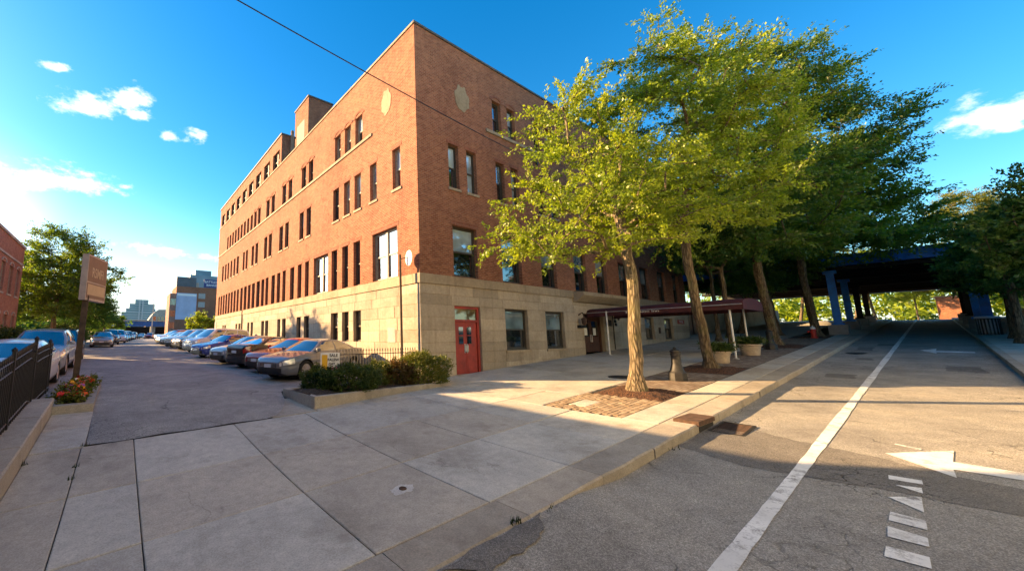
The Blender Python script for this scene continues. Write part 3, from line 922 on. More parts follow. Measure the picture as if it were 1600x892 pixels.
row3R = [(1.76, 2.38), (2.88, 3.52), (4.9, 5.52), (6.02, 6.62), (8.2, 8.85), (9.35, 10), (12.2, 12.9), (13.4, 14.1), (16, 16.7), (17.2, 17.9), (19.8, 20.5), (21, 21.7), (23.4, 24.1), (24.6, 25.3)]
row2R = [(1.85, 3.32), (4.98, 6.45), (8.08, 9.45), (11.2, 12.5), (13.6, 14.9), (16.5, 17.8), (19.6, 20.95), (22.45, 23.85), (25.2, 26.4)]
row1R = [(5.0, 6.68, .97, 2.8), (8.15, 9.81, .97, 2.8), (19.6, 21.05, 1.35, 2.8), (22.8, 24.4, 1.35, 2.8)]
DOOR_R = (1.80, 3.34, -.2, 2.8); DOOR_B = (11.75, 14.0, .4, 2.8)
DEP = .26


def H(row, z): return [(a, b, z[0], z[1]) for a, b in row]


upL = H(row2L, Z2) + H(row3L, Z3) + H(row4L, Z4); upR = H(row2R, Z2) + H(row3R, (7.75, 9.72)) + H(row4R, (11.2, 12.85))
loL = H(row1L, Z1); loR = row1R + [DOOR_R, DOOR_B]
link('brick_wall', wall_mesh('brick_wall', 0, LEN_L, ZB, ZP, upL, Lp, DEP, M['brick']), bld)
link('brick_wall', wall_mesh('brick_wall', 0, LEN_R, ZB, ZP, upR, Rp, DEP, M['brick']), bld)
# recessed backing behind the stone blocks
link('mortar_bed', wall_mesh('mortar_bed', .012, LEN_L, -.6, 3.6, [(h[0] - .0, h[1], h[2], h[3]) for h in loL], lambda a, b, d: (d + .012, a, b), DEP, M['stone_trim']), bld)
link('mortar_bed', wall_mesh('mortar_bed', .012, LEN_R, -.6, 3.6, loR, lambda a, b, d: (a, d + .012, b), DEP, M['stone_trim']), bld)
# solid behind: floors, far walls and roof so that nothing shows through
sb = MB(); sb.bbox((.02, .02, ZP - .35), (LEN_R, LEN_L - .05, ZP - .25)); sb.build('roof', M['roof'], bld)
bw = wall_mesh('back_wall', 0, LEN_R, -.5, ZP, [], lambda a, b, d: (a, LEN_L, b), 0, M['brick']); link('back_wall', bw, bld)
bw = wall_mesh('back_wall', 0, LEN_L, -.5, ZP, [], lambda a, b, d: (LEN_R, a, b), 0, M['brick']); link('back_wall', bw, bld)

LEVELS = [-.55, .03, .5, .97, 1.35, 1.83, 2.32, 2.8, 3.2, 3.6]


def stone_block(w, h, seed):
    """ashlar block seen from outside; local x along the wall, y inward, z up"""
    r = random.Random(seed); c = .012; g = .0035; x0, x1, z0, z1 = g, w - g, g, h - g; p = r.uniform(-.004, .006)
    V = [(x0, .06, z0), (x1, .06, z0), (x1, .06, z1), (x0, .06, z1), (x0, c - p, z0), (x1, c - p, z0), (x1, c - p, z1), (x0, c - p, z1),
         (x0 + c, -p, z0 + c), (x1 - c, -p, z0 + c), (x1 - c, -p, z1 - c), (x0 + c, -p, z1 - c)]
    F = [(0, 1, 5, 4), (1, 2, 6, 5), (2, 3, 7, 6), (3, 0, 4, 7), (4, 5, 9, 8), (5, 6, 10, 9), (6, 7, 11, 10), (7, 4, 8, 11), (8, 9, 10, 11)]
    return V, F


def block_course(levels, holes, length, side, limit, lead):
    out = []; r = random.Random(11 if side == 'L' else 12)
    for k in range(len(levels) - 1):
        z0, z1 = levels[k], levels[k + 1]
        cuts = sorted([(h[0], h[1]) for h in holes if h[2] < z1 - .01 and h[3] > z0 + .01])
        a = 0.; spans = []
        for c0, c1 in cuts:
            if c0 > a + .05: spans.append((a, c0))
            a = max(a, c1)
        if a < length: spans.append((a, length))
        for s0, s1 in spans:
            L = s1 - s0; n = max(1, round(L / (1.5 if s0 < 14 else 2.2)))
            cutp = [s0] + [s0 + L * (i + (r.uniform(-.16, .16) if n > 1 else 0)) / n for i in range(1, n)] + [s1]
            for i in range(n): out.append((cutp[i], cutp[i + 1], z0, z1))
    return out


stone_rest = MB(); nb = 0
for side, holes, length in (('R', loR, LEN_R), ('L', loL, LEN_L)):
    for (a0, a1, z0, z1) in sorted(block_course(LEVELS, holes, length, side, 300, 0)):
        gz = walk(0 if side == 'L' else a0, a0 if side == 'L' else 0)
        if z1 < gz - .02: continue
        if side == 'L' and a0 < .01: a0 = -.0
        if side == 'R': a0 = a0
        V, F = stone_block(a1 - a0, z1 - z0, nb)
        if side == 'R':
            Vw = [(a0 + x - (.0125 if a0 == 0 and x < .02 else 0), y, z0 + z) for x, y, z in V]
        else:
            Vw = [(y, a1 - x, z0 + z) for x, y, z in V]
        if nb < 300 and a0 < 27:
            base = Vector(Vw[0]); me = mesh_np('stone_block', [Vector(v) - base for v in Vw], F, mat=M['stone']); link('stone_block', me, bld, base); nb += 1
        else:
            stone_rest.add(Vw, F)
if stone_rest.V: tag(stone_rest.build('stone_courses', M['stone'], bld), kind='stuff')


def band_run(name, z0, z1, out, length, side, mat, seg=2.4, a_start=0., c=.02):
    """moulded course built of separate lengths of stone"""
    a = a_start; r = random.Random(int(z0 * 10) + (1 if side == 'L' else 2))
    while a < length - .01:
        b = min(length, a + seg * r.uniform(.85, 1.15))
        if length - b < .5: b = length
        lo = -out if a <= 0.001 else a + .003; hi = b - .003
        b_ = MB()
        if side == 'R': b_.bbox((lo, -out, z0), (hi, .05, z1))
        else: b_.bbox((-out, lo if a > .001 else .052, z0), (.05, hi, z1))
        b_.build(name, mat, bld); a = b


band_run('belt_course', 3.6, ZB, .05, LEN_R, 'R', M['stone_trim']); band_run('belt_course', 3.6, ZB, .05, LEN_L, 'L', M['stone_trim'], 3.2)
band_run('sill_course', 10.98, 11.12, .06, LEN_L, 'L', M['stone_trim'], 4, 3.1)
band_run('sill_course', 11.04, 11.19, .06, 10.6, 'R', M['stone_trim'], 3.2, 4.3)
band_run('coping', ZP, ZP + .10, .05, LEN_R, 'R', M['coping'], 3); band_run('coping', ZP, ZP + .10, .05, LEN_L, 'L', M['stone_trim'], 3.4)

# ---- windows
wcache = {}


def window_meshes(w, h, dbl, pale, gl, gl2):
    key = (round(w * 10), round(h * 10), dbl, pale, gl, gl2)
    if key in wcache: return wcache[key]
    fm = M['frame_pale'] if pale else M['frame']; f = MB(); t = .055 if w < 1 else .075
    # local: x along the wall, y inward (0 = outer frame face), z up from the sill
    f.bbox((0, 0, 0), (t, .09, h)); f.bbox((w - t, 0, 0), (w, .09, h)); f.bbox((t, 0, h - t), (w - t, .09, h)); f.bbox((t, 0, 0), (w - t, .09, t * 1.2))
    mids = [w / 2] if dbl else []
    for m in mids: f.bbox((m - .07, -.01, t), (m + .07, .09, h - t))
    f.bbox((t, .025, h * .5 - .03), (w - t, .085, h * .5 + .03))
    edges = [t] + [x for m in mids for x in (m - .07, m + .07)] + [w - t]; panes = []
    for i in range(0, len(edges), 2):
        a, b = edges[i], edges[i + 1]
        for (z0, z1, y) in ((t, h * .5, .06), (h * .5, h - t, .035)):
            s = .035
            for q in (((a, y, z0), (a + s, y + .03, z1)), ((b - s, y, z0), (b, y + .03, z1)), ((a + s, y, z0), (b - s, y + .03, z0 + s)), ((a + s, y, z1 - s), (b - s, y + .03, z1))): f.bbox(*q)
            p = MB(); p.bbox((a + s, y + .012, z0 + s), (b - s, y + .018, z1 - s)); panes.append(p.mesh('pane', gl if z0 < h * .3 else gl2))
    wcache[key] = (f.mesh('window', fm), panes)
    return wcache[key]


def put_window(a0, a1, z0, z1, side, gl, gl2, dbl=False, pale=False, sill=True, parent=None, x0=0.):
    w, h = a1 - a0, z1 - z0
    fr, panes = window_meshes(round(w, 2), round(h, 2), dbl, pale, gl, gl2)
    if side == 'R': loc, rot = (a0, DEP - .10, z0), (0, 0, 0)
    else: loc, rot = (DEP - .10 + x0, a1, z0), (0, 0, -math.pi / 2)
    o = link('window', fr, parent or bld, loc, rot)
    for p in panes: link('pane', p, o)
    if sill:
        s = MB(); s.bbox((-.06, -(DEP - .10) - .05, -.11), (w + .06, 0, -.002)); s.build('sill', M['stone_trim'], o)
    return o


wr = random.Random(5)


def gpick(): return wr.choice([M['glass'], M['glass'], M['glass_dark'], M['glass_cream']]), wr.choice([M['glass'], M['glass_blue'], M['glass_pale'], M['glass_cream']])


def gpick_r(): return wr.choice([M['glass_dark'], M['glass'], M['glass_blue'], M['glass_pale']]), wr.choice([M['glass_blue'], M['glass_pale'], M['glass_pale'], M['glass_blue'], M['glass']])


for i, (a, b) in enumerate(row4L): put_window(a, b, *Z4, 'L', *gpick(), pale=i < 3, sill=False)
for i, (a, b) in enumerate(row3L): put_window(a, b, *Z3, 'L', *gpick(), pale=i < 4)
for i, (a, b) in enumerate(row2L): put_window(a, b, *Z2, 'L', M['glass'], M['glass'], dbl=b - a > 1.5, pale=i in (0, 4), sill=False)
for a, b in row1L: put_window(a, b, *Z1, 'L', M['glass_dark'], M['glass'], sill=False)
for a, b in row4R: put_window(a, b, 11.2, 12.85, 'R', *gpick_r(), sill=False)
for a, b in row3R: put_window(a, b, 7.75, 9.72, 'R', *gpick_r())
for i, (a, b) in enumerate(row2R): put_window(a, b, *Z2, 'R', M['glass_dark'], M['glass_pale'] if i % 2 == 0 else M['glass_blue'], sill=False)
for a, b, z0, z1 in row1R: put_window(a, b, z0, z1, 'R', M['glass'], M['glass_blue'])
# brick segmental hoods over the top-floor openings and flat lintels below


def arch(cx, w, z, side):
    b = MB(); n = 9; r0 = w / 2 + .02; r1 = r0 + .17; V = []; o = -.028
    for i in range(n + 1):
        t = math.pi * (.5 - (i / n - .5) * .92)
        for rr_ in (r0, r1):
            for d in (o, .03):
                a = cx + rr_ * math.cos(t); zz = z - w * .10 + rr_ * math.sin(t) * .62
                V.append((a, d, zz) if side == 'R' else (d, a, zz))
    F = []
    for i in range(n):
        k = i * 4; F += [(k, k + 4, k + 6, k + 2), (k + 2, k + 6, k + 7, k + 3), (k, k + 1, k + 5, k + 4)]
    F += [(0, 2, 3, 1), (n * 4, n * 4 + 1, n * 4 + 3, n * 4 + 2)]
    return b.add(V, F).build('brick_arch', M['brick_edge'], bld)


def uvbox(o, s=1.0):
    me = o.data; uv = me.uv_layers.new(name='UVMap')
    for p in me.polygons:
        for li in p.loop_indices:
            c = me.vertices[me.loops[li].vertex_index].co; n = p.normal
            uv.data[li].uv = (c.y, c.z) if abs(n.x) > max(abs(n.y), abs(n.z)) else (c.x, c.z) if abs(n.y) > abs(n.z) else (c.x, c.y)


for a, b in row4L[:11]: uvbox(arch((a + b) / 2, b - a, 12.62, 'L'))
for a, b in row4R[:4]: uvbox(arch((a + b) / 2, b - a, 12.87, 'R'))
for row, z, side, lim in ((row3L, 9.55, 'L', 12), (row2L, 6.15, 'L', 9), (row3R, 9.72, 'R', 14), (row2R, 6.15, 'R', 9)):
    for a, b in row[:lim]:
        q = MB(); e = .1; d = -.012
        if side == 'R': q.bbox((a - e, d, z + .002), (b + e, .06, z + .19))
        else: q.bbox((d, a - e, z + .002), (.06, b + e, z + .19))
        uvbox(q.build('brick_lintel', M['brick_edge'], bld))
# ---- plaster medallions where emblems were removed


def medal(cx, cz, rx, rz, side):
    r = random.Random(int(cx * 100)); n = 40; P = []
    for i in range(n):
        t = 2 * math.pi * i / n; k = (abs(math.cos(t)) ** 3.2 + abs(math.sin(t)) ** 3.2) ** (-1 / 3.2); k *= 1 - .09 * (1 if (i // 3) % 2 else 0) + r.uniform(-.03, .03)
        if abs(math.cos(t)) > .55 and abs(math.sin(t)) > .55: k *= .86
        P.append((cx + rx * k * math.cos(t), cz + rz * k * math.sin(t)))
    V = [((a, -.018, z) if side == 'R' else (-.018, a, z)) for a, z in P] + [((a, .02, z) if side == 'R' else (.02, a, z)) for a, z in P]
    F = [tuple(range(n)), ] + [(i, n + i, n + (i + 1) % n, (i + 1) % n) for i in range(n)]
    MB().add(V, F).build('plaster_patch', M['plaster'], bld)


medal(2.75, 12.1, .47, .62, 'R'); medal(1.95, 12.05, .36, .62, 'L')
# ---- attic storey, stair tower and vent stack
ZA = 17.0
att = H([(15.7 + i * 2.24, 17.2 + i * 2.24) for i in range(9)], (14.72, 16.0))
at_w = link('attic_wall', wall_mesh('attic_wall', 15.3, LEN_L, ZP + .1, ZA, att, lambda a, b, d: (d + .02, a, b), DEP, M['brick']), bld)
for a, b, z0, z1 in att: put_window(a, b, z0, z1, 'L', M['glass_dark'], M['glass'], dbl=True, parent=bld, x0=.02, sill=False)
a2 = MB(); a2.bbox((.022, 15.3, ZP - .2), (1.1, 15.32, ZA)); a2.bbox((1.1, 15.32, ZP - .2), (1.12, 19.5, ZA)); a2.bbox((1.1, 19.5, ZP - .2), (9, 19.52, ZA)); a2.bbox((9, 19.5, ZP - .2), (9.02, LEN_L, ZA)); a2.bbox((.022, LEN_L - .02, ZP - .2), (9, LEN_L, ZA))
uvbox(a2.build('attic_return', M['brick'], bld))
a3 = MB(); a3.bbox((-.05, 15.24, ZA), (1.16, 19.46, ZA + .12)); a3.bbox((-.05, 19.46, ZA), (9.1, LEN_L + .05, ZA + .12)); a3.build('attic_coping', M['coping'], bld)
tw = MB(); tw.bbox((2.5, 16.0, ZP - .3), (4.76, 18.8, 21.55)); uvbox(tw.build('stair_tower', M['brick'], bld))
tw = MB(); tw.bbox((2.43, 15.93, 21.55), (4.83, 18.87, 21.67)); tw.bbox((2.485, 16.7, 15.8), (2.5, 18.3, 19.9)); tw.build('tower_coping', M['coping'], bld)
MB().tube([(.75, 15.0, 14.3), (.75, 15.0, 17.35)], .13, 10).build('vent_stack', M['brick_edge'], bld)
MB().bbox((1.5, 13.2, ZP - .2), (1.9, 13.6, ZP + .75)).build('roof_vent', M['limestone'], bld)
# ---- red double door with transom
gz = walk(2.5, 0)
d = MB(); d.bbox((1.80, .10, .02), (1.90, .24, 2.8)); d.bbox((3.22, .10, .02), (3.34, .24, 2.8)); d.bbox((1.90, .10, 2.70), (3.22, .24, 2.8)); d.bbox((1.90, .10, 2.17), (3.22, .24, 2.26))
d.build('door_frame', M['red'], bld)
MB().bbox((1.90, .15, 2.26), (3.22, .17, 2.70)).build('transom_light', M['glass_tan'], bld)
for k in range(2):
    x0 = 1.905 + k * .66
    lf = MB(); lf.bbox((x0, .16, .08), (x0 + .648, .21, 2.165))
    lf.bbox((x0 + .06, .15, .14), (x0 + .588, .16, .82))
    leaf = lf.build('door', M['red'], bld)
    lx = x0 + .30 if k == 0 else x0 + .10
    for j in range(2):
        MB().bbox((lx - .06 + k * .02, .146, 1.28 + j * .36), (lx + .20 + k * .02, .158, 1.60 + j * .36)).build('door_light', M['glass_dark'], leaf)
    hx = x0 + (.59 if k == 0 else .06)
    MB().tube([(hx, .155, .95), (hx, .10, .98), (hx, .10, 1.22), (hx, .155, 1.25)], .018, 6).build('handle', M['steel'], leaf)
    MB().bbox((hx - .035, .152, .92), (hx + .035, .159, 1.28)).build('push_plate', M['steel'], leaf)
MB().bbox((1.7, -.25, -.1), (3.45, .14, .095)).build('threshold', M['stone_trim'], bld)
# ---- recessed entrance with brown doors under a stone hood
gzb = walk(12.8, 0)
e = MB(); e.bbox((11.75, .2, gzb), (11.9, .3, 2.8)); e.bbox((13.85, .2, gzb), (14, .3, 2.8)); e.bbox((11.9, .2, 2.62), (13.85, .3, 2.8)); e.build('door_frame', M['door_brown'], bld)
for k in range(2):
    x0 = 11.91 + k * .965
    lf = MB().bbox((x0, .24, gzb + .03), (x0 + .955, .29, 2.61)).build('door', M['door_brown'], bld)
    MB().bbox((x0 + .16, .232, 1.55), (x0 + .80, .24, 2.4)).build('door_light', M['glass_dark'], lf)
    MB().bbox((x0 + .28, .226, 1.62), (x0 + .60, .231, 2.02)).build('notice', M['paper'], lf)
    MB().tube([(x0 + (.88 if k == 0 else .07), .20, 1.25), (x0 + (.88 if k == 0 else .07), .20, 1.65)], .02, 6).build('handle', M['steel'], lf)
hd = MB()
prof = [(.05, 3.36), (-.18, 3.42), (-.42, 3.60), (-.55, 3.72), (-.55, 3.90), (.05, 3.96)]
V = [(x, y, z) for x in (10.85, 16.6) for y, z in prof]; n = len(prof)
hd.add(V, [tuple(range(n)), tuple(range(n, 2 * n))[::-1]] + [(i, n + i, n + (i + 1) % n, (i + 1) % n) for i in range(n)])
hd.build('entrance_hood', M['stone_trim'], bld)
# small fittings on the street wall
sgn = MB().bbox((25.3, -.03, 2.45), (26.6, -.005, 2.75)).build('wall_sign', M['red'], bld)
MB().bbox((21.7, -.05, 1.75), (21.95, -.005, 2.15)).build('meter_box', M['rust'], bld)
MB().bbox((14.25, -.09, 2.15), (14.75, -.005, 2.5)).build('wall_box', M['black'], bld)
for x, z in ((15.35, 2.65), (15.35, 2.45), (15.4, 2.25), (15.8, 2.6)): MB().lathe([(.09, 0), (.09, .06), (0, .07)], (x, -.005, z), 10, Matrix.Rotation(math.pi / 2, 3, 'X')).build('vent_cap', M['black'], bld)
MB().tube([(15.05, -.04, .8), (15.05, -.04, 2.75)], .025, 6).build('conduit', M['black'], bld)
lm = MB(); lm.tube([(11.25, 0, 2.7), (11.25, -.22, 2.82), (11.25, -.28, 2.6)], .03, 6); lm.lathe([(.02, .36), (.15, .28), (.12, 0), (.05, -.06)], (11.25, -.28, 2.22), 10); lm.build('wall_lantern', M['rust'], bld)
lm = MB(); lm.bbox((11.05, -.18, 2.02), (11.55, -.005, 2.16)); lm.build('wall_box', M['black'], bld)
# rain pipe and a pale patched area on the side wall
MB().tube([(-.07, 24.2, .3), (-.07, 24.2, 4.0)], .055, 8).build('downpipe', M['black'], bld)
MB().bbox((-.012, 1.55, 1.35), (.0, 2.05, 1.95)).build('patched_stone', M['limestone'], bld)
MB().bbox((-.05, 35.3, 0), (-.0, 35.9, 3.3)).build('stone_buttress', M['limestone'], bld)

# ---- canopy from the door to the kerb
CX0, CX1 = 12.1, 15.3
cz = lambda y: 2.86 - .012 * y
can = thing('entrance_canopy', 'long maroon canvas canopy on white posts running from the doorway to the kerb', 'canopy', (14.2, -.1, walk(14.2, -.1)))
o0 = Vector(can.location)
V = []; F = []; n = 10; ys = lin(-.02, -6.15, 8)
for y in ys:
    for i in range(n + 1):
        t = math.pi * i / n; x = (CX0 + CX1) / 2 - (CX1 - CX0) / 2 * math.cos(t); sag = .02 * math.sin(y * 3.1)
        V.append(Vector((x, y, cz(y) + .25 * math.sin(t) ** .8 + sag)) - o0)
m = n + 1
for i in range(len(ys) - 1):
    for j in range(n): F.append((i * m + j, (i + 1) * m + j, (i + 1) * m + j + 1, i * m + j + 1))
cv = link('canvas', mesh_np('canvas', V, F, mat=M['maroon'], smooth=True), can)
for x in (CX0, CX1):
    vb = MB(); vb.add([Vector((x, y, z)) - o0 for y, z in ((-.02, cz(0) + .02), (-6.15, cz(-6.15) + .02), (-6.15, cz(-6.15) - .26), (-.02, cz(0) - .26))], [(0, 1, 2, 3)])
    vb.build('valance', M['maroon'], can)
fr = MB(); P = [Vector((CX0, -6.15, cz(-6.15) - .26)) - o0] + [Vector(((CX0 + CX1) / 2 - (CX1 - CX0) / 2 * math.cos(math.pi * i / n), -6.15, cz(-6.15) + .25 * math.sin(math.pi * i / n) ** .8)) - o0 for i in range(n + 1)] + [Vector((CX1, -6.15, cz(-6.15) - .26)) - o0]
fr.poly(P); fr.build('end_panel', M['maroon'], can)
for (x, y) in ((CX0 + .1, -5.7), (CX1, -5.5), (11.75, -1.15), (CX1, -1.15)):
    p = Vector((x, y, walk(x, y))) - o0; q = Vector((x, y, cz(y) - .02)) - o0
    po = MB().tube([p, q], .035, 8).build('post', M['white_paint'], can)
    MB().lathe([(.10, 0), (.10, .02), (.045, .03)], p, 10).build('foot_plate', M['steel'], po)
bar = MB()
for x in (CX0, CX1): bar.tube([Vector((x, -.05, cz(0) - .04)) - o0, Vector((x, -6.12, cz(-6.1) - .04)) - o0], .025, 6)
for y in (-.9, -2.4, -4, -6.0): bar.tube([Vector((CX0, y, cz(y) - .04)) - o0, Vector((CX1, y, cz(y) - .04)) - o0], .02, 6)
bar.build('canopy_frame', M['steel'], can)


def text_mesh(body, size, mat, name='lettering', ext=.002, bold=0.):
    cu = bpy.data.curves.new('text', 'FONT'); cu.body = body; cu.size = size; cu.extrude = ext; cu.align_x = 'CENTER'; cu.align_y = 'CENTER'; cu.offset = bold
    t = bpy.data.objects.new('text', cu); col.objects.link(t); dg = bpy.context.evaluated_depsgraph_get()
    me = bpy.data.meshes.new_from_object(t.evaluated_get(dg)); me.name = name; me.materials.clear(); me.materials.append(mat)
    bpy.data.objects.remove(t); bpy.data.curves.remove(cu)
    return me


# script-like gold-white lettering on the street-side valance of the canopy
tm = text_mesh('Kaillunion Inn', .17, M['white_paint'])
o = link('lettering', tm, can, Vector((CX0 - .012, -2.6, cz(-2.6) - .12)) - o0, (math.pi / 2, 0, -math.pi / 2)); o.scale = (1.5, 1, 1)
tm = text_mesh('FNTNL', .24, M['white_paint']); link('lettering', tm, sgn, (25.95, -.034, 2.6), (math.pi / 2, 0, 0))

# ------------------------------------------------------------------ cars
def car_mesh_set(kind):
    """body, glazing, lamps, wheels of one car type. x forward, origin on the ground under the middle"""
    P = dict(
        sedan=dict(L=4.85, W=.91, wb=(1.43, -1.40), r=.335, bot=.20, belt=[(2.42, .60), (2.34, .70), (2.1, .79), (1.5, .89), (1.05, .95), (0, .96), (-1.2, 1.00), (-1.75, 1.04), (-2.15, 1.04), (-2.34, .98), (-2.42, .80)],
                   plan=[(2.42, .50), (2.36, .66), (2.2, .79), (1.9, .87), (1.2, .905), (0, .91), (-1.4, .90), (-1.9, .86), (-2.2, .79), (-2.36, .68), (-2.42, .56)],
                   A=(1.10, .35), C=(-1.72, -.92), roof=1.44, rw=.57, bw=.80),
        suv=dict(L=4.7, W=.93, wb=(1.40, -1.38), r=.37, bot=.24, belt=[(2.35, .72), (2.28, .84), (2.0, .95), (1.4, 1.04), (.95, 1.08), (0, 1.09), (-1.2, 1.12), (-1.9, 1.15), (-2.2, 1.16), (-2.31, 1.10), (-2.35, .9)],
                 plan=[(2.35, .58), (2.29, .74), (2.1, .85), (1.8, .91), (1.0, .93), (0, .93), (-1.5, .92), (-2.0, .89), (-2.2, .84), (-2.31, .76), (-2.35, .68)],
                 A=(1.0, .22), C=(-2.22, -1.85), roof=1.72, rw=.64, bw=.83),
        van=dict(L=5.0, W=.96, wb=(1.65, -1.45), r=.36, bot=.22, belt=[(2.5, .75), (2.44, .88), (2.2, .99), (1.8, 1.07), (1.5, 1.12), (0, 1.12), (-1.2, 1.12), (-2.1, 1.12), (-2.38, 1.12), (-2.46, 1.08), (-2.5, .9)],
                 plan=[(2.5, .62), (2.44, .78), (2.25, .88), (1.9, .94), (1.0, .96), (0, .96), (-1.5, .955), (-2.1, .94), (-2.36, .91), (-2.46, .86), (-2.5, .80)],
                 A=(1.55, .65), C=(-2.40, -2.25), roof=1.86, rw=.70, bw=.86))[kind]
    itp = lambda tab, x: float(np.interp(x, [t[0] for t in tab][::-1], [t[1] for t in tab][::-1]))
    xF, xR = P['belt'][0][0], P['belt'][-1][0]
    xs = sorted(set([round(v, 4) for v in np.linspace(xR, xF, 92)] + [xF - .03, xR + .03, xF - .07, xR + .07]))
    NS = 14

    def side(x, f):
        """point of the right-hand flank at station x, height fraction f"""
        zb = P['bot'] + (.10 if x > xF - .25 or x < xR + .25 else 0) * max(0, 1 - (min(xF - x, x - xR) / .25)); zt = itp(P['belt'], x); w = itp(P['plan'], x)
        z = zb + (zt - zb) * f
        k = 1 - .10 * (1 - min(1, f / .3)) ** 2 - .075 * max(0, (f - .62) / .38) ** 2.2 - .012 * math.exp(-((f - .52) / .05) ** 2)
        return (x, w * k, z)
    out = {}
    # lower body: flanks with wheel openings, bonnet and deck
    V = []; F = []; idx = {}
    top = 7

    def vid(i, j, s):
        """j 0..NS flank, then inward to the centre line"""
        key = (i, j, s if j < NS + top else 0)
        if key in idx: return idx[key]
        x = xs[i]
        if j <= NS: p = side(x, j / NS)
        else:
            a = side(x, 1.0); t = (j - NS) / top; crown = .045 if x > 0 else .03
            p = (x, a[1] * (1 - t), a[2] + crown * (1 - (1 - t) ** 2) * (1 if abs(x) < xF - .1 else .4))
        idx[key] = len(V); V.append([p[0], p[1] * s, p[2]]); return idx[key]
    ra = P['r'] + .055
    for s in (1, -1):
        for i in range(len(xs) - 1):
            for j in range(NS + top):
                if j < NS:
                    c = [(side(xs[i + a], (j + b) / NS)) for a, b in ((0, 0), (1, 0), (1, 1), (0, 1))]
                    cx = sum(q[0] for q in c) / 4; cz_ = sum(q[2] for q in c) / 4
                    if any((cx - w) ** 2 + (cz_ - P['r']) ** 2 < ra ** 2 for w in P['wb']): continue
                f = (vid(i, j, s), vid(i + 1, j, s), vid(i + 1, j + 1, s), vid(i, j + 1, s)); F.append(f if s < 0 else f[::-1])
    for v in V:                                   # pull the ragged edge of each opening onto its circle
        for w in P['wb']:
            dx, dz = v[0] - w, v[2] - P['r']; d = math.hypot(dx, dz)
            if d < ra + .05 and abs(v[1]) > .3 and d > 1e-6 and (d < ra or d < ra + .028):
                v[0], v[2] = w + dx / d * ra, max(P['bot'], P['r'] + dz / d * ra)
    for i, sgn in ((0, -1), (len(xs) - 1, 1)):     # end caps
        ring = [vid(i, j, 1) for j in range(NS + top + 1)] + [vid(i, j, -1) for j in range(NS + top - 1, -1, -1)]
        F.append(ring if sgn > 0 else ring[::-1])
    me = mesh_np(kind + '_body', V, F, smooth=True); me.set_sharp_from_angle(angle=R(42)); out['body'] = me
    # cabin shell: patches between pillar lines, body coloured, glass panels laid proud
    zt = P['roof']; A0, A1 = P['A']; C0, C1 = P['C']; bw, rw = P['bw'], P['rw']
    zA, zC = itp(P['belt'], A0) - .01, itp(P['belt'], C0) - .01

    def pside(u, v, off=0):                        # u 0 front..1 rear, v 0 belt..1 roof
        x0 = A0 + (C0 - A0) * u; x1 = A1 + (C1 - A1) * u; x = x0 + (x1 - x0) * v
        zb = itp(P['belt'], x0) - .02; z1 = zt - .055 - .05 * (2 * u - 1) ** 2; z = zb + (z1 - zb) * v
        y = bw + (rw - bw) * v + .045 * math.sin(math.pi * v) - .03 * (2 * u - 1) ** 2 * (1 if u < .5 else 1.3)
        return (x, y + off, z + off * .3)

    def pend(u, v, front, off=0):                  # u -1..1 across, v 0 base..1 roof
        e = pside(0 if front else 1, v); bul = (.13 if front else .10) * (1 - u * u)
        return (e[0] + (bul + off) * (1 if front else -1), e[1] * u, e[2] + (.03 * v) * (1 - u * u) + off * .6)

    def proof(u, t, off=0):
        e = pside(t, 1.0); f = .13 * (1 - 2 * t) if t < .5 else .10 * (1 - 2 * t); c = 1 - u * u
        return (e[0] + f * c * (abs(1 - 2 * t)), e[1] * u, e[2] + .055 * c * (1 - (2 * t - 1) ** 4 * .45) + off)

    def patch(fn, n, m, flip):
        b = len(V2); 
        for i in range(n + 1):
            for j in range(m + 1): V2.append(fn(i / n, j / m))
        for i in range(n):
            for j in range(m):
                f = (b + i * (m + 1) + j, b + (i + 1) * (m + 1) + j, b + (i + 1) * (m + 1) + j + 1, b + i * (m + 1) + j + 1); F2.append(f[::-1] if flip else f)
    V2, F2 = [], []
    patch(pside, 14, 5, False); patch(lambda u, v: (lambda p: (p[0], -p[1], p[2]))(pside(u, v)), 14, 5, True)
    patch(lambda u, v: pend(2 * u - 1, v, True), 10, 5, True); patch(lambda u, v: pend(2 * u - 1, v, False), 10, 5, False); patch(lambda u, t: proof(2 * u - 1, t), 10, 12, False)
    me = mesh_np(kind + '_cabin', V2, F2, smooth=True); me.set_sharp_from_angle(angle=R(50)); out['cabin'] = me

    def gl(fn, n=8, m=4):
        nonlocal V2, F2
        V2, F2 = [], []; patch(fn, n, m, False); return mesh_np('glass', V2, F2, mat=M['carglass'], smooth=True)
    out['windshield'] = gl(lambda u, v: pend((2 * u - 1) * .90, .04 + .88 * v, True, .008)); out['rear_window'] = gl(lambda u, v: pend((2 * u - 1) * .86, .10 + .78 * v, False, .008))
    cuts = [(.085, .47), (.505, .90)] if kind != 'van' else [(.07, .30), (.33, .63), (.66, .95)]
    if kind == 'suv': cuts = [(.085, .40), (.43, .72), (.75, .95)]
    out['side_window'] = []
    for a, b in cuts:
        for s in (1, -1): out['side_window'].append(gl(lambda u, v, a=a, b=b, s=s: (lambda p: (p[0], p[1] * s, p[2]))(pside(a + (b - a) * u, .09 + .78 * v, .008))))

    def strip(fx, f0, f1, off, mat, n=6, m=4, x0=0, x1=0):
        nonlocal V2, F2
        V2, F2 = [], []

        def fn(u, v):
            x = x0 + (x1 - x0) * u; p = side(x, f0 + (f1 - f0) * v); w = 1 + off / max(.3, p[1]); ex = off if x > 0 else -off
            return (p[0] + ex, p[1] * w * fx, p[2])
        patch(fn, n, m, fx < 0); return mesh_np('lamp', V2, F2, mat=mat, smooth=True)
    out['headlight'] = [strip(s, .62 if kind == 'sedan' else .66, .92, .008, M['headlamp'], x0=xF - .45, x1=xF - .02) for s in (1, -1)]
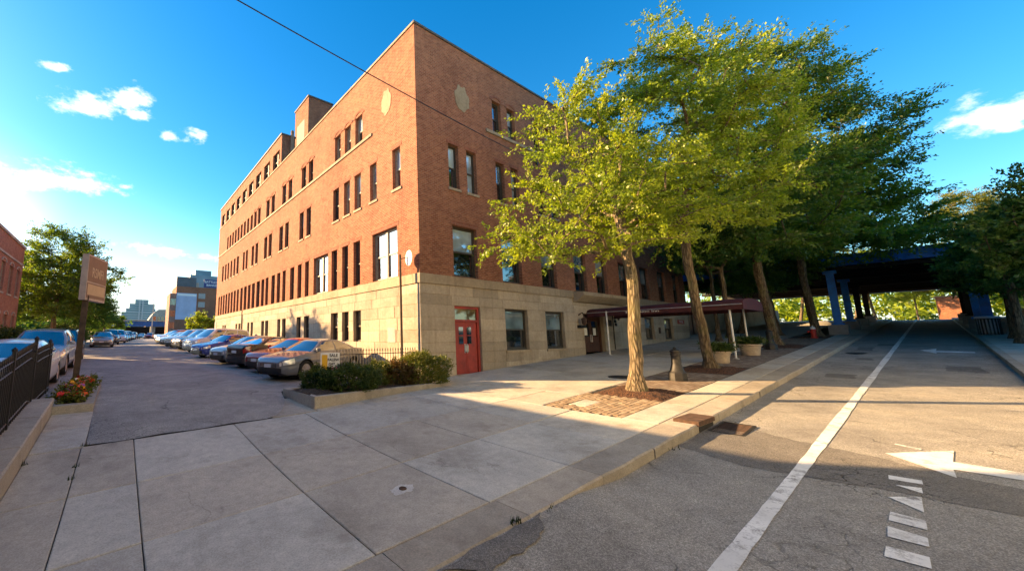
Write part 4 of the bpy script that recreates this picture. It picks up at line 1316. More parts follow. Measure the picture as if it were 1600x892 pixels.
    out['taillight'] = [strip(s, .62, .93, .008, M['taillamp'], x0=xR + .02, x1=xR + .30) for s in (1, -1)]
    out['door_seam'] = []
    for s in (1, -1):
        for x in ((P['A'][0] - .18, -.10, C1 - .05) if kind != 'van' else (1.1, .1, -1.2)): out['door_seam'].append(strip(s, .16, .99, .003, M['blacktrim'], 1, 8, x - .006, x + .006))
    out['sill_trim'] = [strip(s, .0, .13, .004, M['blacktrim'], 14, 1, -.95, .98) for s in (1, -1)]

    def front(y0, y1, z0, z1, off=.012, rear=False):
        b = MB(); n = 8
        V3 = []; 
        for i in range(n + 1):
            y = y0 + (y1 - y0) * i / n
            xe = np.interp(abs(y), [t[1] for t in (P['plan'][:5] if not rear else P['plan'][::-1][:5])], [t[0] for t in (P['plan'][:5] if not rear else P['plan'][::-1][:5])])
            xe = xe + (off if not rear else -off)
            V3 += [(xe, y, z0), (xe, y, z1)]
        return V3, [(2 * i, 2 * i + 2, 2 * i + 3, 2 * i + 1) if not rear else (2 * i, 2 * i + 1, 2 * i + 3, 2 * i + 2) for i in range(n)]
    zh = itp(P['belt'], xF)
    g = MB(); g.add(*front(-.40, .40, zh - .14, zh - .01)); out['grille'] = g.mesh('grille', M['blacktrim'])
    g = MB(); g.add(*front(-.62, .62, P['bot'] + .09, P['bot'] + .24, .010)); out['air_intake'] = g.mesh('air_intake', M['blacktrim'])
    g = MB()
    for k in range(3): g.add(*front(-.38, .38, zh - .125 + k * .042, zh - .11 + k * .042, .018))
    out['grille_bar'] = g.mesh('grille_bar', M['steel'])
    g = MB(); g.add(*front(-.17, .17, P['bot'] + .25, P['bot'] + .37, .022)); out['plate_f'] = g.mesh('number_plate', M['plate'])
    g = MB(); g.add(*front(-.17, .17, .66, .78, .022, True)); out['plate_r'] = g.mesh('number_plate', M['plate'])
    g = MB(); g.add(*front(-.66, .66, P['bot'] + .06, P['bot'] + .22, .008, True)); out['bumper_r'] = g.mesh('rear_valance', M['blacktrim'])
    # dark underbody that closes the wheel housings
    g = MB(); g.bbox((xR + .2, -P['W'] + .24, P['bot'] - .02), (xF - .2, P['W'] - .24, .72)); out['under'] = g.mesh('underbody', M['blacktrim'])
    out['mirror'] = []
    for s in (1, -1):
        mm = MB(); p = pside(.06, .06); mm.lathe([(0, -.09), (.075, -.07), (.095, 0), (.08, .07), (0, .09)], (p[0] - .05, s * (p[1] + .13), p[2] + .07), 10, Matrix.Diagonal((.75, 1.25, .85)))
        mm.tube([(p[0] - .03, s * (p[1] - .02), p[2] + .02), (p[0] - .05, s * (p[1] + .09), p[2] + .05)], .025, 6); out['mirror'].append(mm.mesh('mirror', None, True))
    out['handle'] = []
    for s in (1, -1):
        for x in (.02, C1 + .06 if kind != 'van' else -1.05):
            p = side(x, .80); out['handle'].append(MB().box((x, s * (p[1] + .012), p[2]), (.19, .022, .035)).mesh('handle', None))
    r = P['r']
    mt = Matrix.Rotation(-math.pi / 2, 3, 'X')
    ty = MB(); ty.lathe([(r * .66, -.10), (r * .93, -.115), (r, -.08), (r, .08), (r * .93, .115), (r * .66, .10), (r * .66, -.10)], (0, 0, 0), 28, mt); out['tyre'] = ty.mesh('tyre', M['tyre'], True)
    rm = MB(); rm.lathe([(r * .70, .09), (r * .66, .10), (r * .60, .075), (r * .60, -.06)], (0, 0, 0), 24, mt)
    rm.lathe([(.062, .088), (.055, .098), (0, .10)], (0, 0, 0), 12, mt)
    for k in range(7):
        a = 2 * math.pi * k / 7
        for da in (-.13, .13):
            c, s_ = math.cos(a + da), math.sin(a + da); c2, s2 = math.cos(a + da * .3), math.sin(a + da * .3)
            rm.tube([(c2 * .05, .088, s2 * .05), (c * r * .62, .078, s * 0 + s_ * r * .62) if False else (c * r * .62, .078, s_ * r * .62)], [.022, .017], 5)
    out['rim'] = rm.mesh('rim', M['rim'], True)
    out['disc'] = MB().lathe([(r * .60, .01), (0, .012)], (0, 0, 0), 18, mt).mesh('brake_disc', M['near_black'])
    out['P'] = P
    return out


CARS = {k: car_mesh_set(k) for k in ('sedan', 'suv', 'van')}
paints = {}


def paint(c, metal=.35):
    key = (c, metal)
    if key not in paints: paints[key] = carpaint('car paint %d' % len(paints), c, metal)
    return paints[key]


def car(kind, label, x, y, heading, c, group=None, metal=.35, full=True, name='parked_car', cat='car', z=None, sx=1.0):
    """heading: direction of the nose in degrees from +X"""
    S = CARS[kind]; P = S['P']; a = R(heading); mp = paint(c, metal)
    # sit on the slope
    w0, w1 = P['wb']; z0 = walk(x + math.cos(a) * w0, y + math.sin(a) * w0); z1 = walk(x + math.cos(a) * w1, y + math.sin(a) * w1)
    pit = math.atan2(z1 - z0, w0 - w1)
    t = thing(name, label, cat, (x, y, (z0 + z1) / 2 + .006), 0, group); t.rotation_euler = (0, pit, a)

    def p(n, me, own=None, parent=None, loc=None, rot=None):
        o = link(n, me, parent or t, loc, rot)
        if own is not None:
            if not me.materials: me.materials.append(None)
            o.material_slots[0].link = 'OBJECT'; o.material_slots[0].material = own
        return o
    b = p('body', S['body'], mp); p('cabin', S['cabin'], mp)
    p('windshield', S['windshield']); p('rear_window', S['rear_window'])
    for m in S['side_window']: p('side_window', m)
    for m in S['headlight']: p('headlight', m)
    for m in S['taillight']: p('taillight', m)
    g = p('grille', S['grille']); p('underbody', S['under'])
    if full:
        p('grille_bar', S['grille_bar'], parent=g)
        p('air_intake', S['air_intake']); p('number_plate', S['plate_f']); p('number_plate', S['plate_r']); p('rear_valance', S['bumper_r'])
        for m in S['sill_trim']: p('sill_trim', m)
        for m in S['door_seam']: p('door_seam', m)
        for m in S['handle']: p('door_handle', m, mp)
    for m in S['mirror']: p('mirror', m, mp)
    for wx in P['wb']:
        for s in (1, -1):
            w = p('tyre', S['tyre'], loc=(wx, s * (P['W'] - .135), P['r']), rot=(0, 0, 0 if s > 0 else math.pi))
            w.name = 'wheel'
            p('rim', S['rim'], parent=w)
            if full: p('brake_disc', S['disc'], parent=w)
    return t


NR = 'cars nosed in beside the brick building'
NL = 'cars parked along the left side of the lot'
HD = 202.0
car('sedan', 'grey sedan parked nearest, beside the planting bed', -2.72, 3.25, HD, (.17, .185, .215), NR, .5)
car('sedan', 'dark red sedan parked right behind the grey sedan', -2.5, 5.6, HD, (.30, .006, .012), NR, .3)
car('sedan', 'dark green black sedan backed in between the red and silver sedans', -2.7, 7.95, HD - 180, (.010, .018, .020), NR, .3)
car('sedan', 'pale silver sedan showing its nose beyond the dark sedan', -3.0, 10.3, HD, (.34, .36, .36), NR, .5)
car('sedan', 'bright blue sedan in the row by the building', -3.2, 15.0, HD, (.008, .05, .34), NR, .25)
car('van', 'white van standing just past the blue sedan', -2.9, 20.2, HD, (.72, .72, .73), NR, .0)
car('suv', 'black sport utility car between two white vehicles', -3.3, 24.6, HD, (.012, .013, .016), NR, .2)
car('suv', 'white sport utility car past the black one in the row', -3.5, 28.5, HD, (.62, .62, .61), NR, .0)
car('sedan', 'beige sedan near the far end of the building', -3.6, 32.2, HD, (.36, .32, .27), NR, .3)
car('sedan', 'white sedan behind the black railing, nose towards the street', -11.80, 3.9, 270, (.74, .74, .73), NL, .0)
car('suv', 'silver blue sport utility car parked behind the white sedan', -11.85, 9.2, 270, (.30, .33, .37), NL, .5)
car('suv', 'dark pickup sized car third in the left row', -11.9, 14.6, 270, (.03, .03, .035), NL, .3)
car('sedan', 'silver sedan facing out across the lot, right of the sign post', -10.7, 33.0, 270, (.32, .34, .35), NL, .5)
car('suv', 'dark grey sport utility car next beyond the silver sedan on the left', -10.3, 41, 270, (.11, .12, .13), NL, .4)
fr_ = random.Random(21)
FC = [(.62, .62, .61), (.3, .31, .32), (.05, .05, .055), (.12, .12, .13), (.34, .03, .03), (.62, .62, .61), (.08, .09, .14), (.4, .37, .32)]
FN = ['white', 'grey', 'black', 'charcoal', 'red', 'white', 'navy', 'beige']
for i in range(7):
    car('sedan' if i % 3 else 'suv', 'small distant %s car %s in the far left line of the lot' % (FN[i % 8], ('first', 'second', 'third', 'fourth', 'fifth', 'sixth', 'last')[i]), -9.6 + i * .42, 48 + i * 7.5, 270, FC[i % 8], 'distant cars on the left of the lot', .2, full=False)
for i in range(12):
    car('suv' if i % 3 == 1 else 'sedan', 'small distant %s car %s in the far right line of the lot' % (FN[(i * 3 + 1) % 8], ('first', 'second', 'third', 'fourth', 'fifth', 'sixth', 'seventh', 'eighth', 'ninth', 'tenth', 'eleventh', 'last')[i]), -3.6 + i * .22, 37 + i * 3.9, HD, FC[(i * 3 + 1) % 8], 'distant cars on the right of the lot', .2, full=False)
for i in range(10):
    car('sedan' if i % 2 else 'suv', 'tiny %s car, %s from the left across the far end of the lot' % (FN[(i * 5 + 2) % 8], ('first', 'second', 'third', 'fourth', 'fifth', 'sixth', 'seventh', 'eighth', 'ninth', 'tenth')[i]), -6.5 + i * 2.1, 104 + (i % 3) * 3.5, 260, FC[(i * 5 + 2) % 8], 'tiny cars at the far end of the lot', .2, full=False)

# ------------------------------------------------------------------ trees
def leaves(P, D, n_per, rs, size, spread, flat_=1.05, clump=1):
    """leaf faces strewn along twigs. P twig bases (k,3), D twig vectors (k,3). returns verts, quads, per-vertex tone"""
    k = len(P); t = rs.rand(k, n_per) ** .7
    c = P[:, None, :] + D[:, None, :] * t[..., None] + rs.normal(0, 1, (k, n_per, 3)) * spread * np.array([1, 1, .6])
    c = c.reshape(-1, 3); n = len(c)
    d = D.repeat(n_per, 0) / np.linalg.norm(D.repeat(n_per, 0), axis=1, keepdims=True) + rs.normal(0, .7, (n, 3)); d[:, 2] -= .25
    d /= np.linalg.norm(d, axis=1, keepdims=True)
    nr = rs.normal(0, flat_, (n, 3)); nr[:, 2] += 1.0
    s = np.cross(d, nr); s /= np.linalg.norm(s, axis=1, keepdims=True) + 1e-9
    L = size * (.7 + .6 * rs.rand(n, 1)); W = L * .27
    V = np.stack([c, c + d * L * .5 + s * W, c + d * L, c + d * L * .5 - s * W], 1)
    cg = rs.rand(k // clump + 1).repeat(clump)[:k]; tone = np.clip(cg[:, None] * .5 + rs.rand(k)[:, None] * .22 + rs.rand(k, n_per) * .28, 0, 1).reshape(-1)
    return V.reshape(-1, 3), np.arange(n * 4).reshape(n, 4), tone.repeat(4)


def grow(seed, trunk, lobes, n_clump, twigs, n_leaf, lsize, r0, twig_len=.7, spread=.06, wind=(0, 0, 0), droop=0., up=.18):
    """skeleton by joining clump centres to the nearest growing branch; local coordinates, trunk is a polyline"""
    rs = np.random.RandomState(seed)
    nodes = []; par = []
    for i, p in enumerate(trunk):
        if i == 0: nodes.append(Vector(p)); par.append(-1); continue
        a = nodes[-1]; b = Vector(p); m = max(1, int((b - a).length / .35)); st = len(nodes) - 1
        for j in range(1, m + 1): nodes.append(a.lerp(b, j / m) + Vector((rs.normal(0, .012), rs.normal(0, .012), 0))); par.append(len(nodes) - 2)
    first = [i for i, q in enumerate(nodes) if q.z > trunk[-1][2] * .80 or i > len(nodes) * .72]
    cl = []
    wts = np.array([l[3] * l[4] * l[5] for l in lobes]); wts = wts / wts.sum()
    for q in range(n_clump):
        l = lobes[rs.choice(len(lobes), p=wts)]
        while True:
            d = rs.normal(0, 1, 3); d /= np.linalg.norm(d)
            if d[2] > -.55 or rs.rand() < .4: break
        rad = (.35 + .65 * rs.rand() ** .5)
        if rs.rand() < .12: rad *= 1.13
        cl.append(Vector((l[0] + d[0] * l[3] * rad, l[1] + d[1] * l[4] * rad, l[2] + d[2] * l[5] * rad)))
    top = nodes[first[len(first) // 2]]
    cl.sort(key=lambda c: (c - top).length)
    npos = np.array([tuple(n) for n in nodes]); alive = list(first); depth = {i: 0 for i in range(len(nodes))}
    ends = []
    for c in cl:
        A = np.array([tuple(nodes[i]) for i in alive]); v = np.array(c) - A; dist = np.linalg.norm(v, axis=1)
        cost = dist * (1 + .55 * np.clip(-v[:, 2] / (dist + 1e-6), 0, 1)) + .10 * np.array([depth[i] for i in alive])
        k = alive[int(np.argmin(cost))]; a = nodes[k]; L = (c - a).length; m = max(2, int(L / .45))
        mid = a.lerp(c, .5) + Vector((rs.normal(0, .06), rs.normal(0, .06), up)) * L * (.6)
        pv = k
        for j in range(1, m + 1):
            t = j / m; p = a * (1 - t) ** 2 + mid * 2 * t * (1 - t) + c * t * t
            nodes.append(p); par.append(pv); depth[len(nodes) - 1] = depth[k] + 1 if j == 1 else depth[pv]; pv = len(nodes) - 1
            if j < m or True: alive.append(pv)
        ends.append(pv)
    # radii by the pipe rule
    n = len(nodes); w = [0.] * n
    for e in ends: w[e] += 1
    for i in range(n - 1, 0, -1):
        if par[i] >= 0: w[par[i]] += w[i]
    tot = max(w); rad = [max(.012, r0 * .80 * (x / tot) ** .46) for x in w]
    kids = {}
    for i in range(n):
        if par[i] >= 0: kids.setdefault(par[i], []).append(i)
    nt = len([1 for i in range(n) if i <= first[-1]])
    # trunk flare
    for i in range(nt):
        z = nodes[i].z; rad[i] = max(rad[i], r0 * (1 - .22 * z / trunk[-1][2])) if i <= first[0] + 2 else rad[i]
        rad[i] *= 1 + .75 * math.exp(-z / .20)
    tb, bb = MB(), MB()
    # trunk with a lumpy section
    pts = [nodes[i] for i in range(nt)]
    tb.tube(pts, [rad[i] for i in range(nt)], 12)
    for vi in range(len(tb.V)):
        v = Vector(tb.V[vi]); j = vi // 12; c = pts[min(j, nt - 1)]; a = math.atan2(v.y - c.y, v.x - c.x)
        k = 1 + .07 * math.sin(a * 5 + c.z * 1.3 + seed) + .05 * math.sin(a * 8 - c.z * 2.1) + .10 * math.exp(-c.z / .2) * math.sin(a * 5 + 1)
        tb.V[vi] = tuple(c + (v - c) * k)
    done = set()
    for i in range(nt, n):
        if par[i] in done and False: continue
        if i in done: continue
        # follow the thickest child
        chain = [par[i], i]; done.add(i); cur = i
        while cur in kids:
            nx = max(kids[cur], key=lambda q: w[q])
            if nx in done: break
            chain.append(nx); done.add(nx); cur = nx
        rr_ = [rad[q] for q in chain]; rr_[0] = min(rr_[0], rr_[1] * 1.35); rr_[-1] *= .5
        bb.tube([nodes[q] for q in chain], rr_, 6 if rr_[1] > .03 else 4, cap=False)
    # twigs and leaves
    P = []; D = []; wd = np.array(wind)
    for e in ends:
        c = np.array(nodes[e]); pd = np.array(nodes[e]) - np.array(nodes[par[e]]); pd = pd / (np.linalg.norm(pd) + 1e-9)
        for q in range(twigs):
            d = rs.normal(0, 1, 3) * np.array([1, 1, .42]) + pd * .8 + wd; d[2] += .10 - droop; d /= np.linalg.norm(d)
            ln = twig_len * (.55 + .8 * rs.rand()); P.append(c - pd * rs.rand() * .35); D.append(d * ln)
    P = np.array(P); D = np.array(D)
    for q in range(0, len(P), 2): bb.tube([P[q], P[q] + D[q] * .55, P[q] + D[q] * .95], [.009, .006, .003], 3, cap=False)
    V, Q, tone = leaves(P, D, n_leaf, rs, lsize, spread, 1.05, twigs)
    return tb, bb, (V, Q, tone)


def tree(label, loc, geo, leaf, bark, group=None, rz=0, scale=1.0, name='tree'):
    t = thing(name, label, 'tree', loc, rz, group); t.scale = (scale,) * 3
    tb, bb, (V, Q, tone) = geo
    a = tb.build('trunk', bark, t, smooth=True); b = bb.build('branches', bark, t, smooth=True)
    c = link('crown', mesh_np('crown', V, quads=Q, mat=leaf, attr=tone), t)
    return t


def tree_copy(src, label, loc, rz, scale, group=None, leaf=None):
    t = src.copy(); col.objects.link(t); t.location = loc; t.rotation_euler = (0, 0, rz); t.scale = (scale[0], scale[0], scale[1]) if isinstance(scale, tuple) else (scale,) * 3
    t['label'] = label
    if group: t['group'] = group
    for ch in src.children:
        c = ch.copy(); col.objects.link(c); c.parent = t
        if leaf and c.name.startswith('crown'): c.material_slots[0].link = 'OBJECT'; c.material_slots[0].material = leaf
    return t


def base(x, y): return (x, y, walk(x, y) if y > KERB_Y else ground(x, y))


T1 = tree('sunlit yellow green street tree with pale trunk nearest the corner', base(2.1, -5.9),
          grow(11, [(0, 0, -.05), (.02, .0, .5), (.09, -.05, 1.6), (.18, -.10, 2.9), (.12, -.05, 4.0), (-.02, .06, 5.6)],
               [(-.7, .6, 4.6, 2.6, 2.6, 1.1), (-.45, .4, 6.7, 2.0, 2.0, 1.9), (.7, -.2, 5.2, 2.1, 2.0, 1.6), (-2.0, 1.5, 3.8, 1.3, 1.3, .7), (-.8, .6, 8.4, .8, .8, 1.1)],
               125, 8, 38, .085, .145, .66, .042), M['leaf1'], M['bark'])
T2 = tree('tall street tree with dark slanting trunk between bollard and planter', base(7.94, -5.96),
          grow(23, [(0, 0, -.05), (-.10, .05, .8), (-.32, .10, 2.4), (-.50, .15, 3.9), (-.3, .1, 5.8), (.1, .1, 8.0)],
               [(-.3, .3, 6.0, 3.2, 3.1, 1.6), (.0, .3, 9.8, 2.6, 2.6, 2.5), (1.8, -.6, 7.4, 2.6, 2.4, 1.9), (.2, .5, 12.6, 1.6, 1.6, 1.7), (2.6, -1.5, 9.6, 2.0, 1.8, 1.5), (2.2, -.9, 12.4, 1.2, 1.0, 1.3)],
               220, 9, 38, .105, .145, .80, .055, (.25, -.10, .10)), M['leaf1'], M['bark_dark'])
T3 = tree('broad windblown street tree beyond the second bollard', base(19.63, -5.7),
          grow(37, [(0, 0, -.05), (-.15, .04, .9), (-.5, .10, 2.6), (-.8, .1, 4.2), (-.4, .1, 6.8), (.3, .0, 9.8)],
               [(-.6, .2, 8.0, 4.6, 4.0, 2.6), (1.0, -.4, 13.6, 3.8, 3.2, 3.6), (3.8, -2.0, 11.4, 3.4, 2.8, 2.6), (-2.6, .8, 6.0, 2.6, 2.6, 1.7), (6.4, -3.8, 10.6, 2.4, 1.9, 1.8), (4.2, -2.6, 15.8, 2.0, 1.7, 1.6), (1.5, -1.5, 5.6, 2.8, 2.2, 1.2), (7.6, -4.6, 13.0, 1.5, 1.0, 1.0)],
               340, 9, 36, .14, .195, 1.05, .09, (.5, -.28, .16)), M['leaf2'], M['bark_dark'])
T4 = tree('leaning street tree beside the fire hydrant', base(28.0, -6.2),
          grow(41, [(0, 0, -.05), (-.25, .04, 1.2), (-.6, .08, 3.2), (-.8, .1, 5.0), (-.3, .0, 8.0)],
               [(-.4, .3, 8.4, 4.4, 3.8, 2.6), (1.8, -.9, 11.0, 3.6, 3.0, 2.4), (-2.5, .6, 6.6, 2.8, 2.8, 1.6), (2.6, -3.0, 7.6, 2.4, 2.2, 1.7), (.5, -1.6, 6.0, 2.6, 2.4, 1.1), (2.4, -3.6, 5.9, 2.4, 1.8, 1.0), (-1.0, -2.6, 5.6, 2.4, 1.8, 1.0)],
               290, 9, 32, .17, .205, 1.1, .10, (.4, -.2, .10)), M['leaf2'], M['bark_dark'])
T5 = tree('slender dark street tree just past the big stone planter', base(16.9, -4.6),
          grow(53, [(0, 0, -.05), (.02, .0, 1.5), (.0, .03, 3.0), (.05, .02, 4.2)], [(.1, .1, 5.4, 1.9, 1.9, 1.5)], 60, 8, 24, .14, .10, .7, .07), M['leaf3'], M['bark_dark'])
GS = 'small trees along the far pavement'
T6 = tree('small dense green tree beside the black bin', base(27.3, -12.45),
          grow(61, [(0, 0, -.05), (.0, .02, 1.0), (-.03, .0, 1.9), (.0, .0, 2.9)], [(0, .1, 3.7, 1.75, 1.5, 1.35), (.2, 0, 4.9, 1.2, 1.1, .9), (-.3, .4, 2.9, 1.3, 1.1, .7)], 110, 9, 24, .12, .13, .5, .05), M['leaf3'], M['bark_dark'], GS)
tree_copy(T6, 'small dense green tree at the right edge of the picture', base(23.7, -12.35), 2.1, (1.0, 1.0), GS)
tree_copy(T6, 'taller dark tree cut off by the right edge of the picture', base(17.6, -12.9), 4.0, (.95, 1.12), GS)
tree_copy(T6, 'small dense tree just behind the right hand bridge column', base(31.2, -12.7), 1.1, (.95, .92), GS)
# left of the lot
GL = 'trees on the left of the lot'
T7 = tree('large sunlit tree behind the parked cars on the left', base(-13.6, 25.5),
          grow(71, [(0, 0, -.05), (.05, 0, 1.2), (.0, .05, 2.6), (.05, .0, 4.2), (.1, .05, 6.2)],
               [(0, 0, 5.0, 3.4, 3.2, 1.9), (.3, .0, 7.6, 2.6, 2.4, 1.9), (2.2, -.2, 5.6, 2.1, 2.0, 1.3), (-1.8, .3, 4.2, 2.2, 2.0, 1.2), (.5, 0, 3.2, 2.6, 2.2, .9)], 210, 9, 26, .15, .17, .8, .09), M['leaf2'], M['bark_dark'], GL)
T8 = tree('bright yellow green tree by the end of the brick building', base(1.3, 47.5),
          grow(83, [(0, 0, -.05), (0, 0, 1.0), (.05, 0, 2.0)], [(-1.0, 0, 3.1, 1.6, 1.6, 1.9), (1.3, .0, 2.8, 1.7, 1.6, 1.6)], 80, 8, 24, .20, .14, .6, .09), M['leaf1'], M['bark_dark'])
tree_copy(T7, 'darker tree right of the large one, behind the sign post', base(-13.0, 38), 1.2, (1.0, .80), GL, M['leaf3'])
tree_copy(T7, 'low dark tree at the right end of the left tree line', base(-13.4, 52), 2.4, (1.0, .72), GL, M['leaf3'])
tree_copy(T8, 'small round green tree by the far left row of cars', base(-11.6, 62), .7, (1.0, 1.05), GL, M['leaf2'])
tree_copy(T7, 'dark tree close to the red brick house on the left', base(-17.2, 33), 4.2, (1.05, .85), GL, M['leaf3'])
# beyond and beside the bridge
GB = 'trees beyond the blue bridge'
bx = [(72, -13.4, .86, 'tall golden tree rising over the right end of the bridge', 'leaf4', T3), (70, -5.0, .84, 'big yellow green tree rising over the middle of the bridge', 'leaf1', T3), (78, 4, .9, 'dark tree beyond the left part of the bridge', 'leaf3', T3),
      (92, -5.5, .85, 'sunlit tree seen under the bridge left of the road', 'leaf1', T4), (98, -13.2, .8, 'sunlit tree seen under the bridge right of the road', 'leaf4', T4), (112, -9, .8, 'hazy green tree closing the end of the road', 'leaf1', T2),
      (84, 1.5, .9, 'green tree seen between the left bridge columns', 'leaf2', T4), (86, -18, 1.0, 'green tree seen between the right bridge columns', 'leaf2', T4), (105, -2, 1.0, 'yellow tree far down the road on the left', 'leaf4', T2)]
for i, (x, y, s, lb, lf, src) in enumerate(bx): tree_copy(src, lb, base(x, y), i * 1.3, s, GB, M[lf])
GM = 'trees in front of the pale annex'
tree_copy(T4, 'dark tree behind the canopy, left of the bridge', base(33.5, -1.6), 2.0, (.85, .75), GM, M['leaf3'])
tree_copy(T5, 'small dark tree by the pale annex wall', base(27.6, -2.2), 2.0, (1.25, 1.15), GM, M['leaf3'])
tree_copy(T5, 'dark round tree between the canopy end and the annex', base(23.4, -2.6), 3.4, (1.2, 1.05), GM, M['leaf3'])
tree_copy(T4, 'dark tree just left of the first bridge columns', base(30.6, -4.2), 3.9, (.7, .62), GM, M['leaf3'])

# ------------------------------------------------------------------ blue steel bridge
XB0, XB1 = 32.0, 62.5
br = thing('railway_bridge', 'long blue steel bridge crossing the street on rows of columns', 'bridge', (XB0, -9, walk(XB0, -9)))
o0 = Vector(br.location)


def bbx(m, a, b): m.bbox(Vector(a) - o0, Vector(b) - o0)


ZD = 6.35
for x in (XB0, XB1):
    g = MB(); bbx(g, (x - .12, -34, ZD), (x + .12, 4, ZD + .62))
    bbx(g, (x - .26, -34, ZD + .62), (x + .2, 4, ZD + .68)); bbx(g, (x - .26, -34, ZD - .05), (x + .2, 4, ZD)); g.build('girder', M['blue'], br)
    st = MB()
    for k in range(25): bbx(st, (x - .22, -33.5 + k * 1.5, ZD), (x - .12, -33.42 + k * 1.5, ZD + .62))
    tag(st.build('stiffeners', M['blue'], br), kind='stuff')
dk = MB(); bbx(dk, (XB0 + .2, -34, ZD + .30), (XB1 - .2, 4, ZD + .56)); dk.build('deck', M['near_black'], br)
rl = MB(); bbx(rl, (XB0 - .1, -34, ZD + 1.1), (XB0 - .04, 4, ZD + 1.16))
for k in range(19): bbx(rl, (XB0 - .1, -34 + k * 2, ZD + .68), (XB0 - .04, -33.94 + k * 2, ZD + 1.1))
rl.build('railing', M['near_black'], br)
bmx = MB().box((0, 0, 0), (.16, 37.6, .34)).mesh('floor_beam', M['near_black'])
for k in range(20): link('floor_beam', bmx, br, Vector((XB0 + 1.0 + k * 1.5, -15.05, ZD + .12)) - o0)
for k in range(6):
    pass
cm = MB()
cm.box((0, 0, 0), (.34, .40, 1)); cmesh = cm.mesh('column', M['blue'])
sx_ = [32.2, 39.5, 47.4, 55.6]
for row, (yy, side) in enumerate(((-6.75, 1), (-12.05, -1))):
    for i, x in enumerate(sx_):
        z = walk(x, -6.7) if side == 1 else zs(x); h = ZD - z - .05
        mt_ = M['blue'] if i < 2 else M['near_black']  # nearer columns blue, farther ones near black
        c = MB(); b0 = z + .62
        bbx(c, (x - .20, yy - .17, b0 + .12), (x - .15, yy + .17, ZD - .5)); bbx(c, (x + .15, yy - .17, b0 + .12), (x + .20, yy + .17, ZD - .5)); bbx(c, (x - .15, yy - .03, b0 + .12), (x + .15, yy + .03, ZD - .5))
        bbx(c, (x - .30, yy - .27, b0), (x + .30, yy + .27, b0 + .12)); bbx(c, (x - .26, yy - .3, ZD - .5), (x + .26, yy + .3, ZD - .3))
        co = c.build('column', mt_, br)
        p = MB(); bbx(p, (x - .52, yy - .42, z - .2), (x + .52, yy + .42, b0)); p.build('pedestal', M['concrete_wall'], co)
for x in sx_:
    c = MB(); bbx(c, (x - .2, -34, ZD - .30), (x + .2, 4, ZD - .06)); c.build('cross_beam', M['near_black'], br)
# walls and masses seen under and beside the bridge
w = thing('retaining_wall', 'long dark concrete wall in the shade left of the bridge columns', 'wall', (33, .8, zs(33)))
for k in range(12): MB().bbox((.3 + k * 2.6, 0, -.3), (2.88 + k * 2.6, .3, 2.0 + .10 * k)).build('panel', M['concrete_wall'], w)
w = thing('brick_boundary_wall', 'dark red brick wall behind the small trees on the right', 'wall', (24, -14.6, zs(24)))
uvbox(MB().bbox((0, -.3, -.4), (44, 0, 2.4)).build('brickwork', M['brick'], w)); MB().bbox((-.05, -.36, 2.4), (44.05, .06, 2.52)).build('coping', M['stone_trim'], w)
w = thing('brick_abutment', 'sunlit orange brick pier at the far end of the bridge', 'pier', (74.5, -11.3, zs(74)))
uvbox(MB().bbox((-.5, -1.3, -.4), (1.5, .5, 2.6)).build('brickwork', M['brick'], w)); MB().bbox((-.6, -1.4, 2.6), (1.6, .6, 2.75)).build('coping', M['stone_trim'], w)

# ------------------------------------------------------------------ red brick house on the left and an unseen taller neighbour added for shade (both shade the lot)
hs_ = thing('brick_house', 'low red brick building with arched windows along the left side of the lot', 'building', (-15, 21.7, .4))
hp = lambda a, b, d: (-15 - d - (-15), a - 21.7, b - .4)
hw = [(20.3 - i * 1.75, 21.1 - i * 1.75, 4.1, 5.75) for i in range(6)] + [(20.3 - i * 1.75, 21.1 - i * 1.75, 1.4, 2.9) for i in range(6)]
link('brick_wall', wall_mesh('brick_wall', 8.0, 21.7, .0, 7.3, hw, hp, .2, M['brick_far']), hs_)
e_ = link('end_wall', wall_mesh('end_wall', -27, -15, .0, 7.3, [], lambda a, b, d: (a + 15, d, b - .4), .2, M['brick_far']), hs_)
e_ = link('end_wall', wall_mesh('end_wall', -27, -15, .0, 7.3, [], lambda a, b, d: (a + 15, -13.7 + d, b - .4), .2, M['brick_far']), hs_)
MB().bbox((-12, -13.7, 6.2), (-.01, 0, 6.35)).build('roof', M['roof'], hs_)
MB().bbox((-12.1, -13.8, 6.9), (.06, .06, 7.05)).build('coping', M['limestone'], hs_); MB().bbox((-.02, -13.7, 5.75), (.05, .03, 5.87)).build('cornice', M['limestone'], hs_)
for (a, b, z0, z1) in hw:
    fr, panes = window_meshes(round(b - a, 2), round(z1 - z0, 2), False, True, M['glass_dark'], M['glass'])
    o = link('window', fr, hs_, (-.11, a - 21.7, z0 - .4), (0, 0, math.pi / 2)); [link('pane', p, o) for p in panes]
    sl = MB(); sl.bbox((-.03, a - 21.7 - .06, z0 - .5), (.05, b - 21.7 + .06, z0 - .402)); sl.build('sill', M['limestone'], o).parent = hs_
    ar = MB(); n = 8; V = []
    for i in range(n + 1):
        t = math.pi * i / n
        for r_ in ((b - a) / 2, (b - a) / 2 + .13):
            for d in (.03, -.02): V.append((d, (a + b) / 2 - 21.7 - r_ * math.cos(t), z1 - .4 + r_ * .45 * math.sin(t)))
    F = []
    for i in range(n): k = i * 4; F += [(k, k + 2, k + 6, k + 4), (k + 2, k + 3, k + 7, k + 6), (k, k + 4, k + 5, k + 1)]
    ar.add(V, F).build('window_arch', M['limestone'], hs_)
nb_ = thing('unseen_warehouse', 'taller plain brick building added out of view to shade the foreground', 'building', (-15, 7.9, 0))
link('brick_wall', wall_mesh('brick_wall', -20.0, 7.9, -1, 8.8, [(4.5 - i * 3.2, 6.0 - i * 3.2, 4.6, 6.6) for i in range(7)], lambda a, b, d: (-d, a - 7.9, b), .2, M['brick_far']), nb_)
